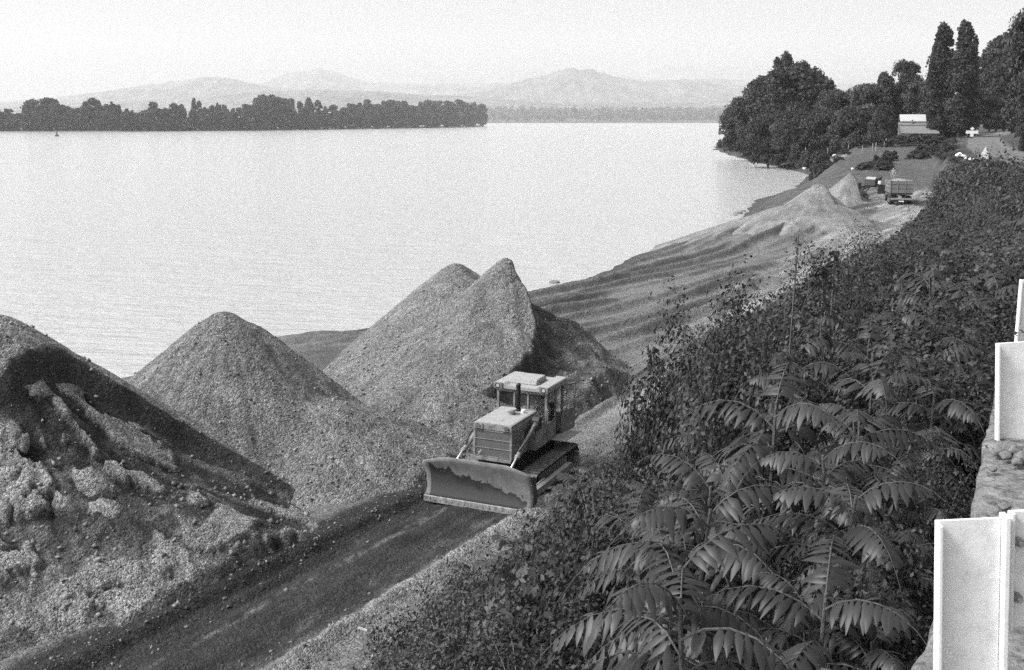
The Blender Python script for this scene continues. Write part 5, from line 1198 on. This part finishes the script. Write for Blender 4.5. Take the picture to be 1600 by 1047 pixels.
# undergrowth that nobody could count
n = 230000; r = np.random.default_rng(77); s = 1+150*r.random(n)**2.0; toe = cv('toe', s); cr = cv('cr', s); t = toe+(cr-.2-toe)*r.random(n)
near_ok = ~((s < 27) & (t < toe+.3+1.4*r.random(n)**2))
s, t = s[near_ok], t[near_ok]; x, y = to_xy(s, t); z0, _ = ground(s, t); d = np.hypot(x, y)
clump = np.clip(.45+fbm(x/1.6, y/1.6, 3, 55)*1.5, .0, 1.4); z = z0+np.random.default_rng(3).random(len(x))**.8*.55*clump*(1+d*.006)
dep = y*math.cos(PITCH)-(z-CZ)*math.sin(PITCH); uu = 800+FPX*x/dep; vv = 523.5-FPX*(y*math.sin(PITCH)+(z-CZ)*math.cos(PITCH))/dep
ok_ = (clump > .03+.25*np.random.default_rng(8).random(len(x))+.25*sm(10, 25, d)*((uu > 1000) | (vv < 700))) & (dep > 2.5) & (uu > -60) & (uu < 1660) & (vv < 1100); x, y, z, d = x[ok_], y[ok_], z[ok_], d[ok_]
V, F_ = cards(np.stack([x, y, z], -1), np.tile(np.array([[0, 0, 1.]]), (len(x), 1)), np.maximum(.020, .0013*d+.013), 5, .45, .6)
o = mesh_np("undergrowth", V, F_, M_LEAF, face_attrs={"tone": np.random.default_rng(4).random(len(x))}); tag(o, "mixed low weeds and leaves covering the slope", "undergrowth", None, "stuff")
# thin grass and dry blades
n = 42000; r = np.random.default_rng(91); s = 2+60*r.random(n)**1.6; toe = cv('toe', s); cr = cv('cr', s); t = toe+.3+(cr-.3-toe)*r.random(n)
x, y = to_xy(s, t); kk = (fbm(x/1.3, y/1.3, 3, 66) > .02) & (s > 10); x, y, s, t = x[kk], y[kk], s[kk], t[kk]; z0, _ = ground(s, t)
n = len(x); a = r.random(n)*6.28; L_ = .25+.5*r.random(n); ln = .25+.5*r.random(n); wd = .004+.0003*np.hypot(x, y); P0 = np.stack([x, y, z0-.02], -1)
dx = np.stack([np.cos(a), np.sin(a), a*0], -1); sx_ = np.stack([-np.sin(a), np.cos(a), a*0], -1)*wd[:, None]; up_ = np.array([0, 0, 1.])
P1_ = P0+up_*(L_*.6)[:, None]+dx*(L_*ln*.35)[:, None]; P2_ = P0+up_*(L_*(1-ln*.35))[:, None]+dx*(L_*ln)[:, None]
V = np.stack([P0-sx_, P0+sx_, P1_+sx_, P1_-sx_, P2_+sx_*.2, P2_-sx_*.2], 1).reshape(-1, 3); q = np.arange(n)[:, None]*6
F_ = np.concatenate([q+np.array([[0, 1, 2, 3]]), q+np.array([[3, 2, 4, 5]])]); tn = r.random(n)
o = mesh_np("grass", V, F_, leaf_mat("grass_blade", .12, .7, .8, .2), face_attrs={"tone": np.concatenate([tn, tn])}); tag(o, "thin pale grass blades among the weeds", "grass", None, "stuff")
# dry stalks
b = MB(); rr2 = random.Random(5)
for i in range(520):
    s = 3+40*rr2.random()**1.3; toe = float(cv('toe', s)); cr = float(cv('cr', s)); t = toe+.6+(cr-1.2-toe)*rr2.random(); x, y = to_xy(s, t)
    if not inframe(x, y, 5): continue
    z = gz(x, y); a = rr2.random()*6.28; L_ = rr2.uniform(.35, 1.1); e = rr2.uniform(.1, 1.2); p0 = (x, y, z+rr2.random()*.35); p1 = (x+math.cos(a)*L_*math.cos(e), y+math.sin(a)*L_*math.cos(e), p0[2]+L_*math.sin(e))
    b.tube([p0, tuple((p0[k]+p1[k])/2+rr2.uniform(-.04, .04) for k in range(3)), p1], [.007, .006, .003], 4, cap=False)
o = b.build("dry_stalks", mat("dry_stalk", .24, .9)); tag(o, "thin dry stalks scattered through the weeds", "stalks", None, "stuff")
# planks and board lying near the foot of the slope
for i, (u0, v0, u1, v1, w_) in enumerate(((610, 1002, 640, 990, .07), (615, 1018, 652, 1013, .06), (580, 1030, 612, 1026, .10), (560, 985, 575, 990, .05))):
    a = at(u0, v0, .9); c = at(u1, v1, .9); za = gz(*a); zc = gz(*c)
    a = at(u0, v0, za+.05); c = at(u1, v1, zc+.1)
    d_ = Vector((c[0]-a[0], c[1]-a[1], zc+.1-za-.05)); b = MB(); b.box(0, d_.length, -w_/2, w_/2, -.02, .02)
    o = b.build("plank", M_WOOD, None, .004); o.location = (a[0], a[1], za+.12); o.rotation_euler = (0, -math.asin(d_.z/d_.length), math.atan2(d_.y, d_.x))
    tag(o, ("upper pale broken plank lying at the gravel edge", "second pale plank just below the upper one", "widest pale board piece at the bottom of the gravel", "short pale stick at the left of the planks")[i], "plank", "scrap planks on the gravel")
print("counts", cnt, len(pts3), len(pts4))
